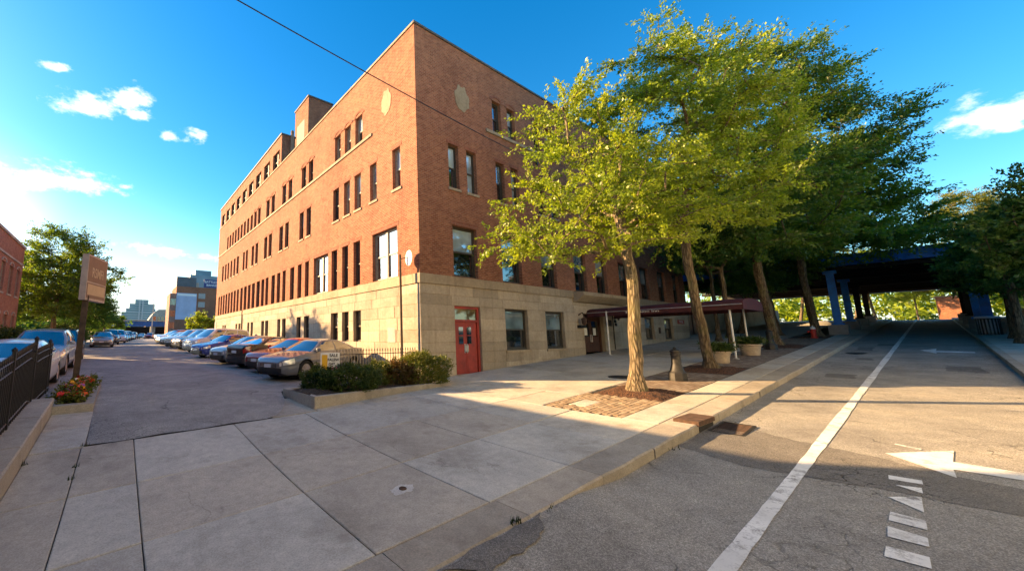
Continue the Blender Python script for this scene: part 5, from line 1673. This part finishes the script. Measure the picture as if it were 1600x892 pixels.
uvbox(MB().bbox((-14, -27.9, -1), (-.25, 0, 8.8)).build('back_block', M['brick_far'], nb_))
MB().bbox((-14.1, -28, 8.8), (.06, .06, 9.0)).build('coping', M['limestone'], nb_)
for i in range(7):
    fr, panes = window_meshes(1.5, 2.0, False, True, M['glass_dark'], M['glass'])
    o = link('window', fr, nb_, (-.11, 4.5 - i * 3.2 - 7.9, 4.6), (0, 0, math.pi / 2)); [link('pane', p, o) for p in panes]

# ------------------------------------------------------------------ railing, low wall, flower bed, sign post on the left
rw_ = thing('granite_wall', 'low granite kerb wall under the black railing at the left edge', 'low wall', (-10.62, -3, walk(-10.62, -3)))
o0 = Vector(rw_.location)
wt = lambda y: walk(-10.4, y) + .30
ys = [-7.6, -5.9, -4.3, -2.7, -1.1, .35]
for a, b in zip(ys[:-1], ys[1:]):
    V = []; c = .02
    for y in (a + .006, b - .006):
        for x, dz in ((-10.98, -.6), (-10.98, -c), (-10.98 + c, 0), (-10.42 - c, 0), (-10.42, -c), (-10.42, -.6)): V.append(Vector((x + rng.uniform(-.006, .006), y, wt(y) + dz + rng.uniform(-.006, .006))) - o0)
    F = [(i, i + 6, i + 7, i + 1) for i in range(5)] + [(0, 1, 2, 3, 4, 5), (11, 10, 9, 8, 7, 6)]
    MB().add(V, F).build('granite_block', M['kerb'], rw_)
fe = thing('black_railing', 'tall black iron railing standing on the granite wall at the left', 'railing', (-10.8, -3, wt(-3)))
o0 = Vector(fe.location)
FX = -10.80
pk = MB(); pk.box((0, 0, .58), (.018, .018, 1.16)); pk.lathe([(.016, 1.16), (.02, 1.19), (0, 1.27)], (0, 0, 0), 6); pkm = pk.mesh('picket', M['black'])
y = -7.4; i = 0
while y < 2.6:
    z = (wt(y) if y < .35 else walk(-10.8, y) + .12)
    if i % 16 == 0:
        p = MB(); p.box((0, 0, .64), (.055, .055, 1.28)); p.lathe([(.04, 1.28), (.045, 1.31), (0, 1.36)], (0, 0, 0), 8); p.build('post', M['black'], fe, Vector((FX, y, z)) - o0)
    else: link('picket', pkm, fe, Vector((FX, y, z)) - o0)
    y += .118; i += 1
for dz in (.10, .95, 1.12):
    rl_ = MB(); yy = lin(-7.45, 2.6, 14)
    P = [Vector((FX, y, (wt(y) if y < .35 else walk(-10.8, y) + .12) + dz)) - o0 for y in yy]
    rl_.tube(P, .018, 4); rl_.build('rail', M['black'], fe)

fb = thing('flower_bed', 'small kerbed bed of orange red and white flowers at the foot of the sign post', 'flower bed', (-10.1, 1.8, walk(-10.1, 1.8)))
o0 = Vector(fb.location)
for a, b, c, d in ((-10.42, -9.70, .10, .27), (-9.86, -9.70, .27, 3.7), (-10.42, -9.70, 3.7, 3.86)):
    V = [Vector((x, y, walk(x, y) + dz)) - o0 for dz in (-.3, .17) for x, y in ((a, c), (b, c), (b, d), (a, d))]
    MB().add(V, [(0, 3, 2, 1), (4, 5, 6, 7), (0, 1, 5, 4), (1, 2, 6, 5), (2, 3, 7, 6), (3, 0, 4, 7)]).build('bed_kerb', M['kerb'], fb)
V = [Vector((x, y, walk(x, y) + .13)) - o0 for x, y in ((-10.42, .27), (-9.86, .27), (-9.86, 3.7), (-10.42, 3.7))]
MB().poly(V).build('soil', M['soil'], fb)
rs = np.random.RandomState(4)
FXY = [(-10.36 + rs.rand() * .46, .35 + rs.rand() ** 1.3 * 3.2) for _ in range(90)]
P = np.array([(x - o0.x, y - o0.y, walk(x, y) + .13 - o0.z) for x, y in FXY]); D = np.stack([rs.normal(0, .09, 90), rs.normal(0, .09, 90), .12 + rs.rand(90) * .12], 1)
V, Q, tone = leaves(P.repeat(3, 0), (D + 0).repeat(3, 0), 14, rs, .075, .05)
tag(link('bedding_foliage', mesh_np('bedding_foliage', V, quads=Q, mat=M['box_gold'], attr=tone), fb), kind='stuff')
bl = MB()
for k in range(6):
    a = k * math.pi / 3; c, s_ = math.cos(a), math.sin(a)
    bl.add([(0, 0, 0), (.035 * c - .02 * s_, .035 * s_ + .02 * c, .012), (.06 * c, .06 * s_, .002), (.035 * c + .02 * s_, .035 * s_ - .02 * c, .012)], [(0, 1, 2, 3)])
blm = [bl.mesh('blossom', flat('petals %d' % i, c, .7, .15)) for i, c in enumerate(((.75, .12, .01), (.62, .03, .02), (.75, .70, .66), (.70, .22, .26), (.80, .40, .02), (.35, .10, .35)))]
for i, (x, y) in enumerate(FXY):
    link('blossom', blm[rs.randint(0, 6) if rs.rand() < .5 else rs.randint(0, 2)], fb, Vector((x + rs.normal(0, .04), y + rs.normal(0, .04), walk(x, y) + .30 + rs.rand() * .06)) - o0, (rs.normal(-.2, .4), rs.normal(0, .4), rs.rand() * 6), (.9 + rs.rand() * .5,) * 3)

sg = thing('sign_post', 'tall dark post carrying a taupe and cream sign box left of the lot', 'sign', (-10.29, 3.45, walk(-10.29, 3.45)))
MB().box((0, 0, 1.35), (.15, .13, 2.75), rot=Matrix.Rotation(R(1.2), 3, 'Y')).build('post', M['wood'], sg)
bx_ = MB(); bx_.box((0, 0, 0), (.17, 1.28, 1.38)); box = bx_.build('sign_box', M['sign_side'], sg, (.16, .42, 3.28), (0, 0, -R(20)))
MB().bbox((.086, -.60, -.12), (.093, .60, .64)).build('face_panel', M['sign_tan'], box)
MB().bbox((.086, -.56, -.52), (.095, .56, -.20)).build('cream_panel', M['sign_cream'], box)
MB().bbox((.0855, -.60, -.62), (.089, .60, -.16)).build('panel_surround', M['sign_tan'], box)
tm = text_mesh('RSMFI', .30, M['sign_text'], bold=.004); t_ = link('lettering', tm, box, (.096, 0, .16), (math.pi / 2, 0, math.pi / 2)); t_.scale = (1.0, 1.35, 1)

# ------------------------------------------------------------------ planting bed at the corner
pb = thing('planting_bed', 'concrete edged planting bed with dark mulch at the corner of the building', 'planting bed', (-2.9, -.8, walk(-2.9, -.8)))
o0 = Vector(pb.location)
EA, EB, EC, ED = (-5.27, -2.0), (-.42, -1.36), (-.42, .28), (-5.36, -.15)
TOPZ = lambda x: .16 - (x + 5.3) * .012


def edge(p, q, w=.15, n=3):
    p, q = Vector(p), Vector(q); d = (q - p).normalized(); nn = Vector((-d.y, d.x)) * w
    for i in range(n):
        a, b = p.lerp(q, i / n) + d * .004, p.lerp(q, (i + 1) / n) - d * .004
        V = []
        for c in (a, b, b + nn, a + nn): V.append(Vector((c.x, c.y, -.5)) - o0)
        for c, k in ((a, 1), (b, 1), (b + nn, -1), (a + nn, -1)): V.append(Vector((c.x, c.y, TOPZ(c.x) - .015)) - o0)
        for c, k in ((a, 1), (b, 1), (b + nn, -1), (a + nn, -1)): c2 = c + nn * (.1 * k); V.append(Vector((c2.x, c2.y, TOPZ(c.x))) - o0)
        MB().add(V, [(0, 1, 5, 4), (1, 2, 6, 5), (2, 3, 7, 6), (3, 0, 4, 7), (4, 5, 9, 8), (5, 6, 10, 9), (6, 7, 11, 10), (7, 4, 8, 11), (8, 9, 10, 11)]).build('bed_kerb', M['kerb'], pb)


edge(EA, EB); edge(EB, EC, n=1); edge(ED, EA, n=1); edge(EC, ED, n=3)
xs = lin(0, 1, 26); V = []; F = []; rs = np.random.RandomState(8)
for u in xs:
    for v in lin(0, 1, 12):
        a = Vector(EA).lerp(Vector(EB), u); b = Vector(ED).lerp(Vector(EC), u); c = a.lerp(b, .04 + v * .92)
        V.append((c.x - o0.x, c.y - o0.y, TOPZ(c.x) - .05 + .06 * math.sin(math.pi * v) + rs.rand() * .03 - o0.z))
for i in range(26):
    for j in range(12): F.append((i * 13 + j, (i + 1) * 13 + j, (i + 1) * 13 + j + 1, i * 13 + j + 1))
link('mulch', mesh_np('mulch', V, F, mat=M['soil'], smooth=True), pb)


def shrub(label, x, y, rx, ry, h, n, seed, mat, boxy=.5, mat2=None, size=.05):
    """twiggy stems with leaves gathered near an uneven outer skin"""
    t = thing('shrub', label, 'shrub', (x, y, TOPZ(x) - .03), 0, 'shrubs in the corner bed'); rs = np.random.RandomState(seed)
    d = rs.normal(0, 1, (n, 3)); d[:, 2] = np.abs(d[:, 2]); d /= np.linalg.norm(d, axis=1, keepdims=True)
    k = (np.abs(d) ** (2 + 3 * boxy)).sum(1) ** (-1 / (2 + 3 * boxy)); lump = 1 + .13 * np.sin(d[:, 0] * 7 + seed) * np.sin(d[:, 1] * 6 + 1) + .10 * np.sin(d[:, 2] * 9 + d[:, 0] * 5)
    r = k * lump * (.62 + .42 * rs.rand(n) ** .45)
    E_ = d * r[:, None] * np.array([rx, ry, h]); B = E_ * .70 * np.array([1, 1, 1]) ; D = E_ - B
    D = D / np.linalg.norm(D, axis=1, keepdims=True) * (.12 + .06 * rs.rand(n, 1)); B = E_ - D * .6
    V, Q, tone = leaves(B, D, 15, rs, size, .025, .9)
    V[:, 2] = np.maximum(V[:, 2], .01)
    link('foliage', mesh_np('foliage', V, quads=Q, mat=mat, attr=tone), t)
    st = MB()
    for i in range(26):
        q = E_[rs.randint(n)]; st.tube([(q[0] * .12, q[1] * .12, 0), (q[0] * .5, q[1] * .5, q[2] * .45), tuple(q * .9)], [.013, .009, .004], 4, cap=False)
    st.build('stems', M['bark_dark'], t)
    return t


shrub('dense boxy dark green shrub in front of the yard sign', -3.75, -1.15, .78, .52, .60, 1100, 1, M['box'], .8)
shrub('small round green shrub at the left end of the bed', -4.40, -.42, .42, .40, .55, 520, 2, M['box'], .3)
shrub('little low shrub squeezed between the round and the boxy ones', -4.38, -.95, .24, .22, .34, 200, 3, M['box'], .2)
shrub('low yellowish green shrub in the middle of the bed', -2.35, -.55, .62, .45, .62, 620, 4, M['box_gold'], .3)
shrub('reddish tinged shrub between the middle and the largest one', -1.75, -.85, .45, .42, .66, 520, 5, M['box_red'], .3)
shrub('largest spreading shrub with golden tips beside the building corner', -.72, -.72, .92, .66, .88, 1500, 6, M['box_gold'], .45)

fi = thing('iron_fence', 'short black iron picket fence behind the corner bed', 'fence', (-1.7, .24, TOPZ(-1.7) - .1))
o0 = Vector(fi.location)
pk = MB(); pk.box((0, 0, .54), (.016, .016, 1.08)); pk.lathe([(.014, 1.08), (.02, 1.11), (0, 1.19)], (0, 0, 0), 6); pkm = pk.mesh('picket', M['black'])
for i in range(30):
    x = -3.42 + i * .114; link('picket', pkm, fi, Vector((x, .24 - (x + .1) * .0, .03)) - o0)
for dz in (.18, .98): MB().tube([Vector((-3.45, .24, .03 + dz)) - o0, Vector((-.02, .24, .03 + dz)) - o0], .014, 4).build('rail', M['black'], fi)

ys_ = thing('yard_sign', 'small white yard sign with a yellow stripe standing in the shrubs', 'sign', (-4.12, -.62, TOPZ(-4.1)))
o0 = Vector(ys_.location)
rz_ = R(-26)
bd = MB().box((0, 0, .68), (.56, .02, .60)).build('board', M['white'], ys_, rot=(0, 0, rz_))
MB().bbox((-.24, -.016, .40), (-.08, -.0105, .92)).build('stripe', M['yellow'], bd)
for k, (tx, sz, z, mt__, x) in enumerate((('SALE', .115, .90, 'black_text', .10), ('FALEW', .105, .775, 'black_text', .09), ('DAY', .09, .66, 'black_text', .05), ('992', .17, .50, 'red_text', .09))):
    link('lettering', text_mesh(tx, sz, M[mt__], bold=.004), bd, (x, -.0125, z), (math.pi / 2, 0, 0))
for x in (-.22, .22): MB().tube([(x, .012, -.05), (x, .012, .97)], .008, 5).build('stake', M['steel'], bd)

# ------------------------------------------------------------------ poles and the cable overhead
def wood_pole(label, x, y, h, r, lean=(0, 0)):
    t = thing('utility_pole', label, 'pole', (x, y, walk(x, y)))
    MB().tube([(0, 0, -.1), (lean[0] * .5, lean[1] * .5, h * .5), (lean[0], lean[1], h)], [r, r * .9, r * .75], 10).build('shaft', M['wood'], t)
    return t


p1 = thing('lamp_pole', 'slim brown pole with a round white disc at the corner of the building', 'pole', (-.42, .62, walk(-.42, .62)))
MB().tube([(0, 0, -.1), (-.02, 0, 4.72)], [.05, .042], 10).build('shaft', M['wood'], p1)
MB().tube([(-.02, 0, 4.55), (.16, -.24, 4.60)], .014, 5).build('bracket', M['black'], p1)
dm = MB().lathe([(0, .012), (.24, .012), (.265, 0), (.24, -.012), (0, -.012)], (0, 0, 0), 20, Matrix.Rotation(math.pi / 2, 3, 'X')); d_ = dm.build('disc', M['white'], p1, (.16, -.30, 4.56), (0, 0, R(-101))); d_.scale = (1, 1, 1.15)
p2 = wood_pole('weathered wooden pole carrying the overhead cable, left of the camera', -12.82, -2.36, 10.6, .15)
p3 = wood_pole('tall wooden pole at the left of the lot', -14.4, 6.9, 10.4, .14)
cbt = thing('overhead_cable', 'black cable slung across the sky to the brick building', 'cable', (8.3, -.03, 10.5))
A, B = Vector((-12.78, -2.3, 10.0)), Vector((8.3, -.03, 10.54)); P = []
for i in range(41):
    t = i / 40; p = A.lerp(B, t); p.z -= .55 * 4 * t * (1 - t) * .35; P.append(p - Vector(cbt.location))
MB().tube(P, .017, 6).build('wire', M['black'], cbt); MB().box((0, 0, 0), (.12, .1, .16)).build('wall_bracket', M['black'], cbt)

# ------------------------------------------------------------------ street furniture
def bollard(label, x, y):
    t = thing('bollard', label, 'bollard', (x, y, walk(x, y)), 0, 'cast iron bollards along the kerb')
    b = MB(); b.lathe([(.0, 0), (.235, 0), (.235, .06), (.225, .22), (.20, .25)], n=8); b.build('plinth', M['iron'], t)
    b = MB(); b.lathe([(.20, .25), (.17, .30), (.135, .44), (.118, .50), (.108, .74), (.125, .75), (.125, .79), (.112, .80), (.115, .83)], n=16)
    for k in range(10):
        a = 2 * math.pi * k / 10; b.tube([(.112 * math.cos(a), .112 * math.sin(a), .50), (.104 * math.cos(a), .104 * math.sin(a), .74)], .012, 4)
    b.build('shaft', M['iron'], t, smooth=True)
    b = MB(); b.lathe([(.115, .83), (.135, .845), (.13, .88), (.085, .915), (.045, .925), (.035, .935), (.045, .96), (.03, .985), (0, .995)], n=16); b.build('cap', M['iron'], t, smooth=True)
    return t


b1 = bollard('black cast iron bollard nearest, between the first two street trees', 4.95, -5.92)
b2 = b1.copy(); col.objects.link(b2); b2.location = (17.46, -5.86, walk(17.46, -5.86)); b2['label'] = 'black cast iron bollard farther up the pavement past the planters'
for ch in b1.children:
    c = ch.copy(); col.objects.link(c); c.parent = b2


def planter(label, x, y, s, seed):
    t = thing('planter', label, 'planter', (x, y, walk(x, y)), 0, 'stone planters beside the canopy')
    b = MB(); b.lathe([(.34 * s, 0), (.36 * s, .03), (.40 * s, .30 * s), (.44 * s, .50 * s), (.49 * s, .52 * s), (.50 * s, .60 * s), (.46 * s, .61 * s), (.43 * s, .54 * s)], n=20); b.build('pot', M['pot'], t, smooth=True)
    MB().lathe([(.43 * s, .55 * s), (0, .57 * s)], n=16).build('soil', M['soil'], t)
    rs = np.random.RandomState(seed); n = 200; P = np.stack([rs.normal(0, .17 * s, n), rs.normal(0, .17 * s, n), np.full(n, .55 * s)], 1); D = np.stack([P[:, 0] * .8 + rs.normal(0, .08, n), P[:, 1] * .8 + rs.normal(0, .08, n), .12 + rs.rand(n) * .34 * s], 1)
    V, Q, tone = leaves(P, D, 16, rs, .075, .03, .9); link('foliage', mesh_np('foliage', V, quads=Q, mat=M['box'], attr=tone), t)
    return t


planter('larger stone planter with a green plant right of the canopy post', 14.0, -5.80, .80, 5)
planter('smaller stone planter half behind the second street tree', 10.4, -5.62, .74, 6)

hy = thing('fire_hydrant', 'red fire hydrant with a pale cap beside the leaning tree', 'hydrant', (27.2, -6.15, walk(27.2, -6.15)))
b = MB(); b.lathe([(.17, 0), (.17, .04), (.12, .05), (.115, .50), (.15, .51), (.15, .55), (.12, .56)], n=14); b.build('barrel', M['hydrant'], hy, smooth=True)
b = MB(); b.lathe([(.12, .56), (.115, .64), (.07, .71), (.03, .73), (.03, .78), (0, .78)], n=14); b.build('cap', M['white'], hy, smooth=True)
for a in (0, math.pi / 2, math.pi):
    b = MB(); b.lathe([(.06, 0), (.06, .09), (.07, .09), (.07, .13), (.03, .14), (0, .14)], (0, 0, 0), 10, Matrix.Rotation(a, 3, 'Z') @ Matrix.Rotation(math.pi / 2, 3, 'Y')); b.build('outlet', M['hydrant'], hy, (.10 * math.cos(a), .10 * math.sin(a), .40))

tb_ = thing('litter_bin', 'black slatted litter bin with a white liner by the right bridge column', 'litter bin', (30.4, -11.95, zs(30.4)))
b = MB()
MB().lathe([(.30, .02), (.32, .90), (0, .90)], n=18).build('liner', M['bag'], tb_)
sl_ = MB().box((0, 0, .46), (.05, .012, .86)).mesh('slat', M['black'])
for k in range(20):
    a = 2 * math.pi * k / 20; link('slat', sl_, tb_, (.345 * math.cos(a), .345 * math.sin(a), 0), (0, 0, a + math.pi / 2))
for z in (.06, .84): MB().lathe([(.335, z), (.37, z), (.37, z + .04), (.335, z + .04), (.335, z)], n=20).build('hoop', M['black'], tb_)
MB().lathe([(.36, .90), (.39, .93), (.38, .99), (.30, 1.02), (.2, .99), (0, .99)], n=18).build('liner_rim', M['bag'], tb_)

# pale annex with dark doors right of the brick building
ax = thing('pale_annex', 'pale concrete annex with a dark gate right of the brick building', 'building', (27.7, 2.4, zs(27.7)))
ab = MB(); ab.bbox((.0, 0, -1), (3.6, 8, 7.2)); ab.build('wall', M['limestone'], ax)
MB().bbox((3.6, 1.2, -1), (22, 8, 3.6)).build('wing', M['concrete_wall'], ax)
for k in range(3): MB().bbox((.5 + k * .75, -.06, .0), (1.2 + k * .75, -.003, 2.4)).build('gate_leaf', M['black'], ax)
for k in range(4): MB().bbox((4.6 + k * 3.1, 1.13, .1), (7.3 + k * 3.1, 1.197, 2.5)).build('shutter', M['bluegrey'], ax)
MB().bbox((-.06, -.06, 7.2), (3.7, 8.1, 7.35)).build('coping', M['stone_trim'], ax)

# ------------------------------------------------------------------ far end of the lot
vb_ = thing('blue_viaduct', 'low blue viaduct crossing the far end of the lot', 'bridge', (0, 150, 1.1))
MB().bbox((-60, -.5, 4.3), (60, .5, 6.2)).build('girder', M['blue_dull'], vb_); MB().bbox((-60, -.9, 6.2), (60, 4.5, 6.6)).build('deck', M['arena'], vb_)
for k in range(9): MB().bbox((-50 + k * 12.5, .6, -.6), (-48.4 + k * 12.5, 3.6, 4.3)).build('pier', M['concrete_wall'], vb_)
MB().bbox((-60, 7.5, -1), (60, 8.2, 4.4)).build('back_wall', M['near_black'], vb_)
fp = thing('lamp_post', 'thin pale lamp post in front of the blue viaduct', 'lamp post', (-.3, 138, 1.1)); MB().tube([(0, 0, 0), (0, 0, 13.4)], [.16, .09], 8).build('shaft', M['limestone'], fp); MB().tube([(0, 0, 13.3), (-1.6, 0, 13.6)], .07, 6).build('arm', M['limestone'], fp)
tt = thing('office_tower', 'stepped teal glass office block far beyond the lot', 'office tower', (0, 260, 1))
for i, (x0, x1, z1) in enumerate(((-9.8, 8.4, 15.5), (-7.6, 8.4, 18.2), (-5.9, 7.8, 21.2), (-3.0, 4.2, 24.0))):
    z0 = (-2, 15.5, 18.2, 21.2)[i]
    MB().bbox((x0, i * .8, z0), (x1, 14, z1)).build('storey_block', M['teal'], tt)
    bd = MB(); z = max(z0, 0) + .5
    while z < z1: bd.bbox((x0 - .1, i * .8 - .15, z), (x1 + .1, i * .8, z + .45)); z += 1.35
    tag(bd.build('spandrels', M['pale_band'], tt), kind='stuff')
for k in range(2): MB().bbox((-.9 + k * 1.7, -.4, 0), (-.2 + k * 1.7, -.16, 23.6)).build('pier', M['pale_band'], tt)
ar_ = thing('arena', 'pale low arena with a curved shoulder right of the teal tower', 'building', (6, 205, 1))
pts = [(-5, -2), (-5, 6.5), (-3.9, 9.2), (-2.6, 11.6), (-1.4, 13.2), (.2, 14.4), (7, 14.6), (12, 14.4), (12, -2)]
V = [(x, 0, z) for x, z in pts] + [(x, 18, z) for x, z in pts]; n = len(pts)
MB().add(V, [tuple(range(n)), tuple(range(n, 2 * n))[::-1]] + [(i, n + i, n + (i + 1) % n, (i + 1) % n) for i in range(n)]).build('shell', M['arena'], ar_)
for k in range(7): MB().bbox((-2 + k * 1.8, -.12, 2), (-.8 + k * 1.8, -.005, 10.8)).build('window', M['glass_dark'], ar_)
bbld = thing('billboard_block', 'brown brick block with a pale blue banner on its end wall', 'building', (2.0, 110, 1))
MB().bbox((0, 0, -1), (.0 + 1.6, 9, 13.2)).build('wing', M['brick_far'], bbld); uvbox(bbld.children[0])
uvbox(MB().bbox((1.6, .0, -1), (13.4, 12, 15.4)).build('wall', M['brick'], bbld))
MB().bbox((1.7, -.12, 5.6), (7.2, -.01, 13.4)).build('banner', M['billboard'], bbld); MB().bbox((1.85, -.14, 12.6), (7.05, -.125, 13.2)).build('banner_heading', M['white'], bbld)
MB().bbox((1.65, 1, 15.4), (7, 11, 18.4)).build('roof_structure', M['slate'], bbld); MB().bbox((7.0, 1.5, 15.4), (7.9, 9, 17.0)).build('roof_lantern', M['arena'], bbld)
for k in range(2): MB().bbox((7.7, -.05, 9.4 + k * 2.6), (9.6, -.005, 11.0 + k * 2.6)).build('window', M['limestone'], bbld)
for k in range(4):
    for j in range(3): MB().bbox((.25 + k * .35, -.05, 3 + j * 3.4), (.45 + k * .35, -.005, 4.8 + j * 3.4)).build('window', M['glass_dark'], bbld)
MB().bbox((9.0, -.4, 15.45), (14, -.05, 18.0)).build('sign_board', M['navy'], bbld)
for j, tx in enumerate(('BATTLEFIELD', 'BANNER 1')):
    link('lettering', text_mesh(tx, .95, M['white'], bold=.01), bbld, (11.9, -.42, 17.2 - j * 1.0), (math.pi / 2, 0, 0))
gb_ = thing('glass_block', 'pale blue grey tower top behind the brown brick block', 'office tower', (14, 135, 1))
MB().bbox((-3.5, 0, -1), (12, 14, 23)).build('wall', M['bluegrey'], gb_); MB().bbox((-1.5, 2, 23), (4, 10, 25.2)).build('penthouse', M['bluegrey'], gb_)
# hedge below the house windows and a strip of dark shrubs down the left
rs = np.random.RandomState(9)


def hedge(label, x, y, lx, ly, h, n, seed):
    t = thing('hedge', label, 'hedge', (x, y, walk(x, y) - .05)); rs = np.random.RandomState(seed)
    P = np.stack([(rs.rand(n) - .5) * lx, (rs.rand(n) - .5) * ly, rs.rand(n) ** .6 * h], 1); D = rs.normal(0, .16, (n, 3)); D[:, 2] += .08
    V, Q, tone = leaves(P, D, 14, rs, .11, .06, .9); link('foliage', mesh_np('foliage', V, quads=Q, mat=M['box'], attr=tone), t)
    MB().box((0, 0, h * .4), (lx * .5, ly * .9, h * .6)).build('stems', M['near_black'], t)  # solid near-black core painted as the shaded inside of the hedge


hedge('clipped dark hedge under the windows of the low brick building', -14.4, 18.5, .9, 7.5, 1.5, 1500, 1)
hedge('long dark hedge behind the cars on the left of the lot', -14.0, 44, 1.6, 26, 1.9, 3000, 2)
# far tree line that reads as one mass
V_, Q_, T_ = [], [], []; off = 0
for i in range(70):
    a = rs.rand(); x = -60 + rs.rand() * 46; y = 90 + rs.rand() * 40; h = 5 + rs.rand() * 5
    P = np.array([x, y, h * .55]) + rs.normal(0, 1, (60, 3)) * np.array([2.2, 2.2, h * .22]); D = rs.normal(0, .8, (60, 3)); v, q, tn = leaves(P, D, 8, rs, .8, .3)
    V_.append(v); Q_.append(q + off); T_.append(tn); off += len(v)
tag(link('far_woods', mesh_np('far_woods', np.concatenate(V_), quads=np.concatenate(Q_), mat=M['leaf3'], attr=np.concatenate(T_))), 'distant mass of green trees left of the far end of the lot', 'woods', kind='stuff')
V_, Q_, T_ = [], [], []; off = 0
for i in range(60):
    x = 118 + rs.rand() * 40; y = -45 + rs.rand() * 75; h = 7 + rs.rand() * 7
    P = np.array([x, y, 3.4 + h * .5]) + rs.normal(0, 1, (60, 3)) * np.array([2.4, 2.4, h * .25]); D = rs.normal(0, .8, (60, 3)); v, q, tn = leaves(P, D, 8, rs, .9, .3)
    V_.append(v); Q_.append(q + off); T_.append(tn); off += len(v)
tag(link('far_woods', mesh_np('far_woods', np.concatenate(V_), quads=np.concatenate(Q_), mat=M['leaf1'], attr=np.concatenate(T_))), 'distant mass of sunlit trees beyond the end of the street', 'woods', kind='stuff')
# lot surface behind the railing and the building seen over the trees on the right
sheet('lot_margin', lin(-15, -10.99, 4), lin(-9, .12, 12), lambda x, y: walk(x, y) + .0, M['lot'])
rb = thing('brick_tower_block', 'orange brick building rising above the small trees at the right edge', 'building', (48, -15.2, zs(48)))
uvbox(MB().bbox((0, -14, -1), (14, 0, 9.2)).build('wall', M['brick_far'], rb)); MB().bbox((-.1, -14.1, 9.2), (14.1, .1, 9.5)).build('coping', M['limestone'], rb)
for k in range(4):
    for j in range(2): MB().bbox((-.05, -2.6 - k * 3, 2.2 + j * 3.4), (-.005, -1.3 - k * 3, 4.2 + j * 3.4)).build('window', M['glass_dark'], rb)
# unseen building added behind the viewer to bounce sunlight; also shows in window glass
op = thing('bounce_building', 'unseen pale building across the street, added to bounce sunlight into the shade', 'building', (-2, -15.6, zs(-2)))
oh = [(-15.5 + i * 2.6, -14.2 + i * 2.6, 1.2 + j * 3.4, 3.1 + j * 3.4) for i in range(11) for j in range(4)]
link('wall', wall_mesh('wall', -17, 13, -1.5, 14.0, oh, lambda a, b, d: (a + 2, -d, b - zs(-2)), .2, M['bounce_stone']), op)
MB().bbox((-14.9, -10, -1.5), (14.9, -.25, 13.8)).build('back_block', M['bounce_stone'], op); MB().bbox((-15.1, -10.1, 13.9), (15.1, .1, 14.2)).build('coping', M['stone_trim'], op)
for (a, b, z0, z1) in oh:
    fr, panes = window_meshes(1.3, 1.9, False, True, M['glass_dark'], M['glass'])
    o = link('window', fr, op, (b + 2, -.1, z0 - zs(-2)), (0, 0, math.pi)); [link('pane', p, o) for p in panes]

# rusty stub cut off flush with the pavement, in a small patch of pale mortar
M['mortar_pale'] = concrete('pale repair mortar', (.56, .53, .48), (.56, .53, .48), False)
sp_ = blob([(-6.34, -6.50), (-6.08, -6.52), (-5.98, -6.40), (-6.10, -6.30), (-6.32, -6.34)], 5, .018, 9)
link('mortar_patch', mesh_np('mortar_patch', [(x, y, walk(x, y) + .006) for x, y in sp_], [tuple(range(len(sp_)))], mat=M['mortar_pale']), sidewalk)
MB().lathe([(.05, 0), (.05, .012), (.042, .016), (.03, .006), (0, .006)], (-6.16, -6.41, walk(-6.16, -6.41) + .004), 14).build('pipe_stub', M['rust'], sidewalk)
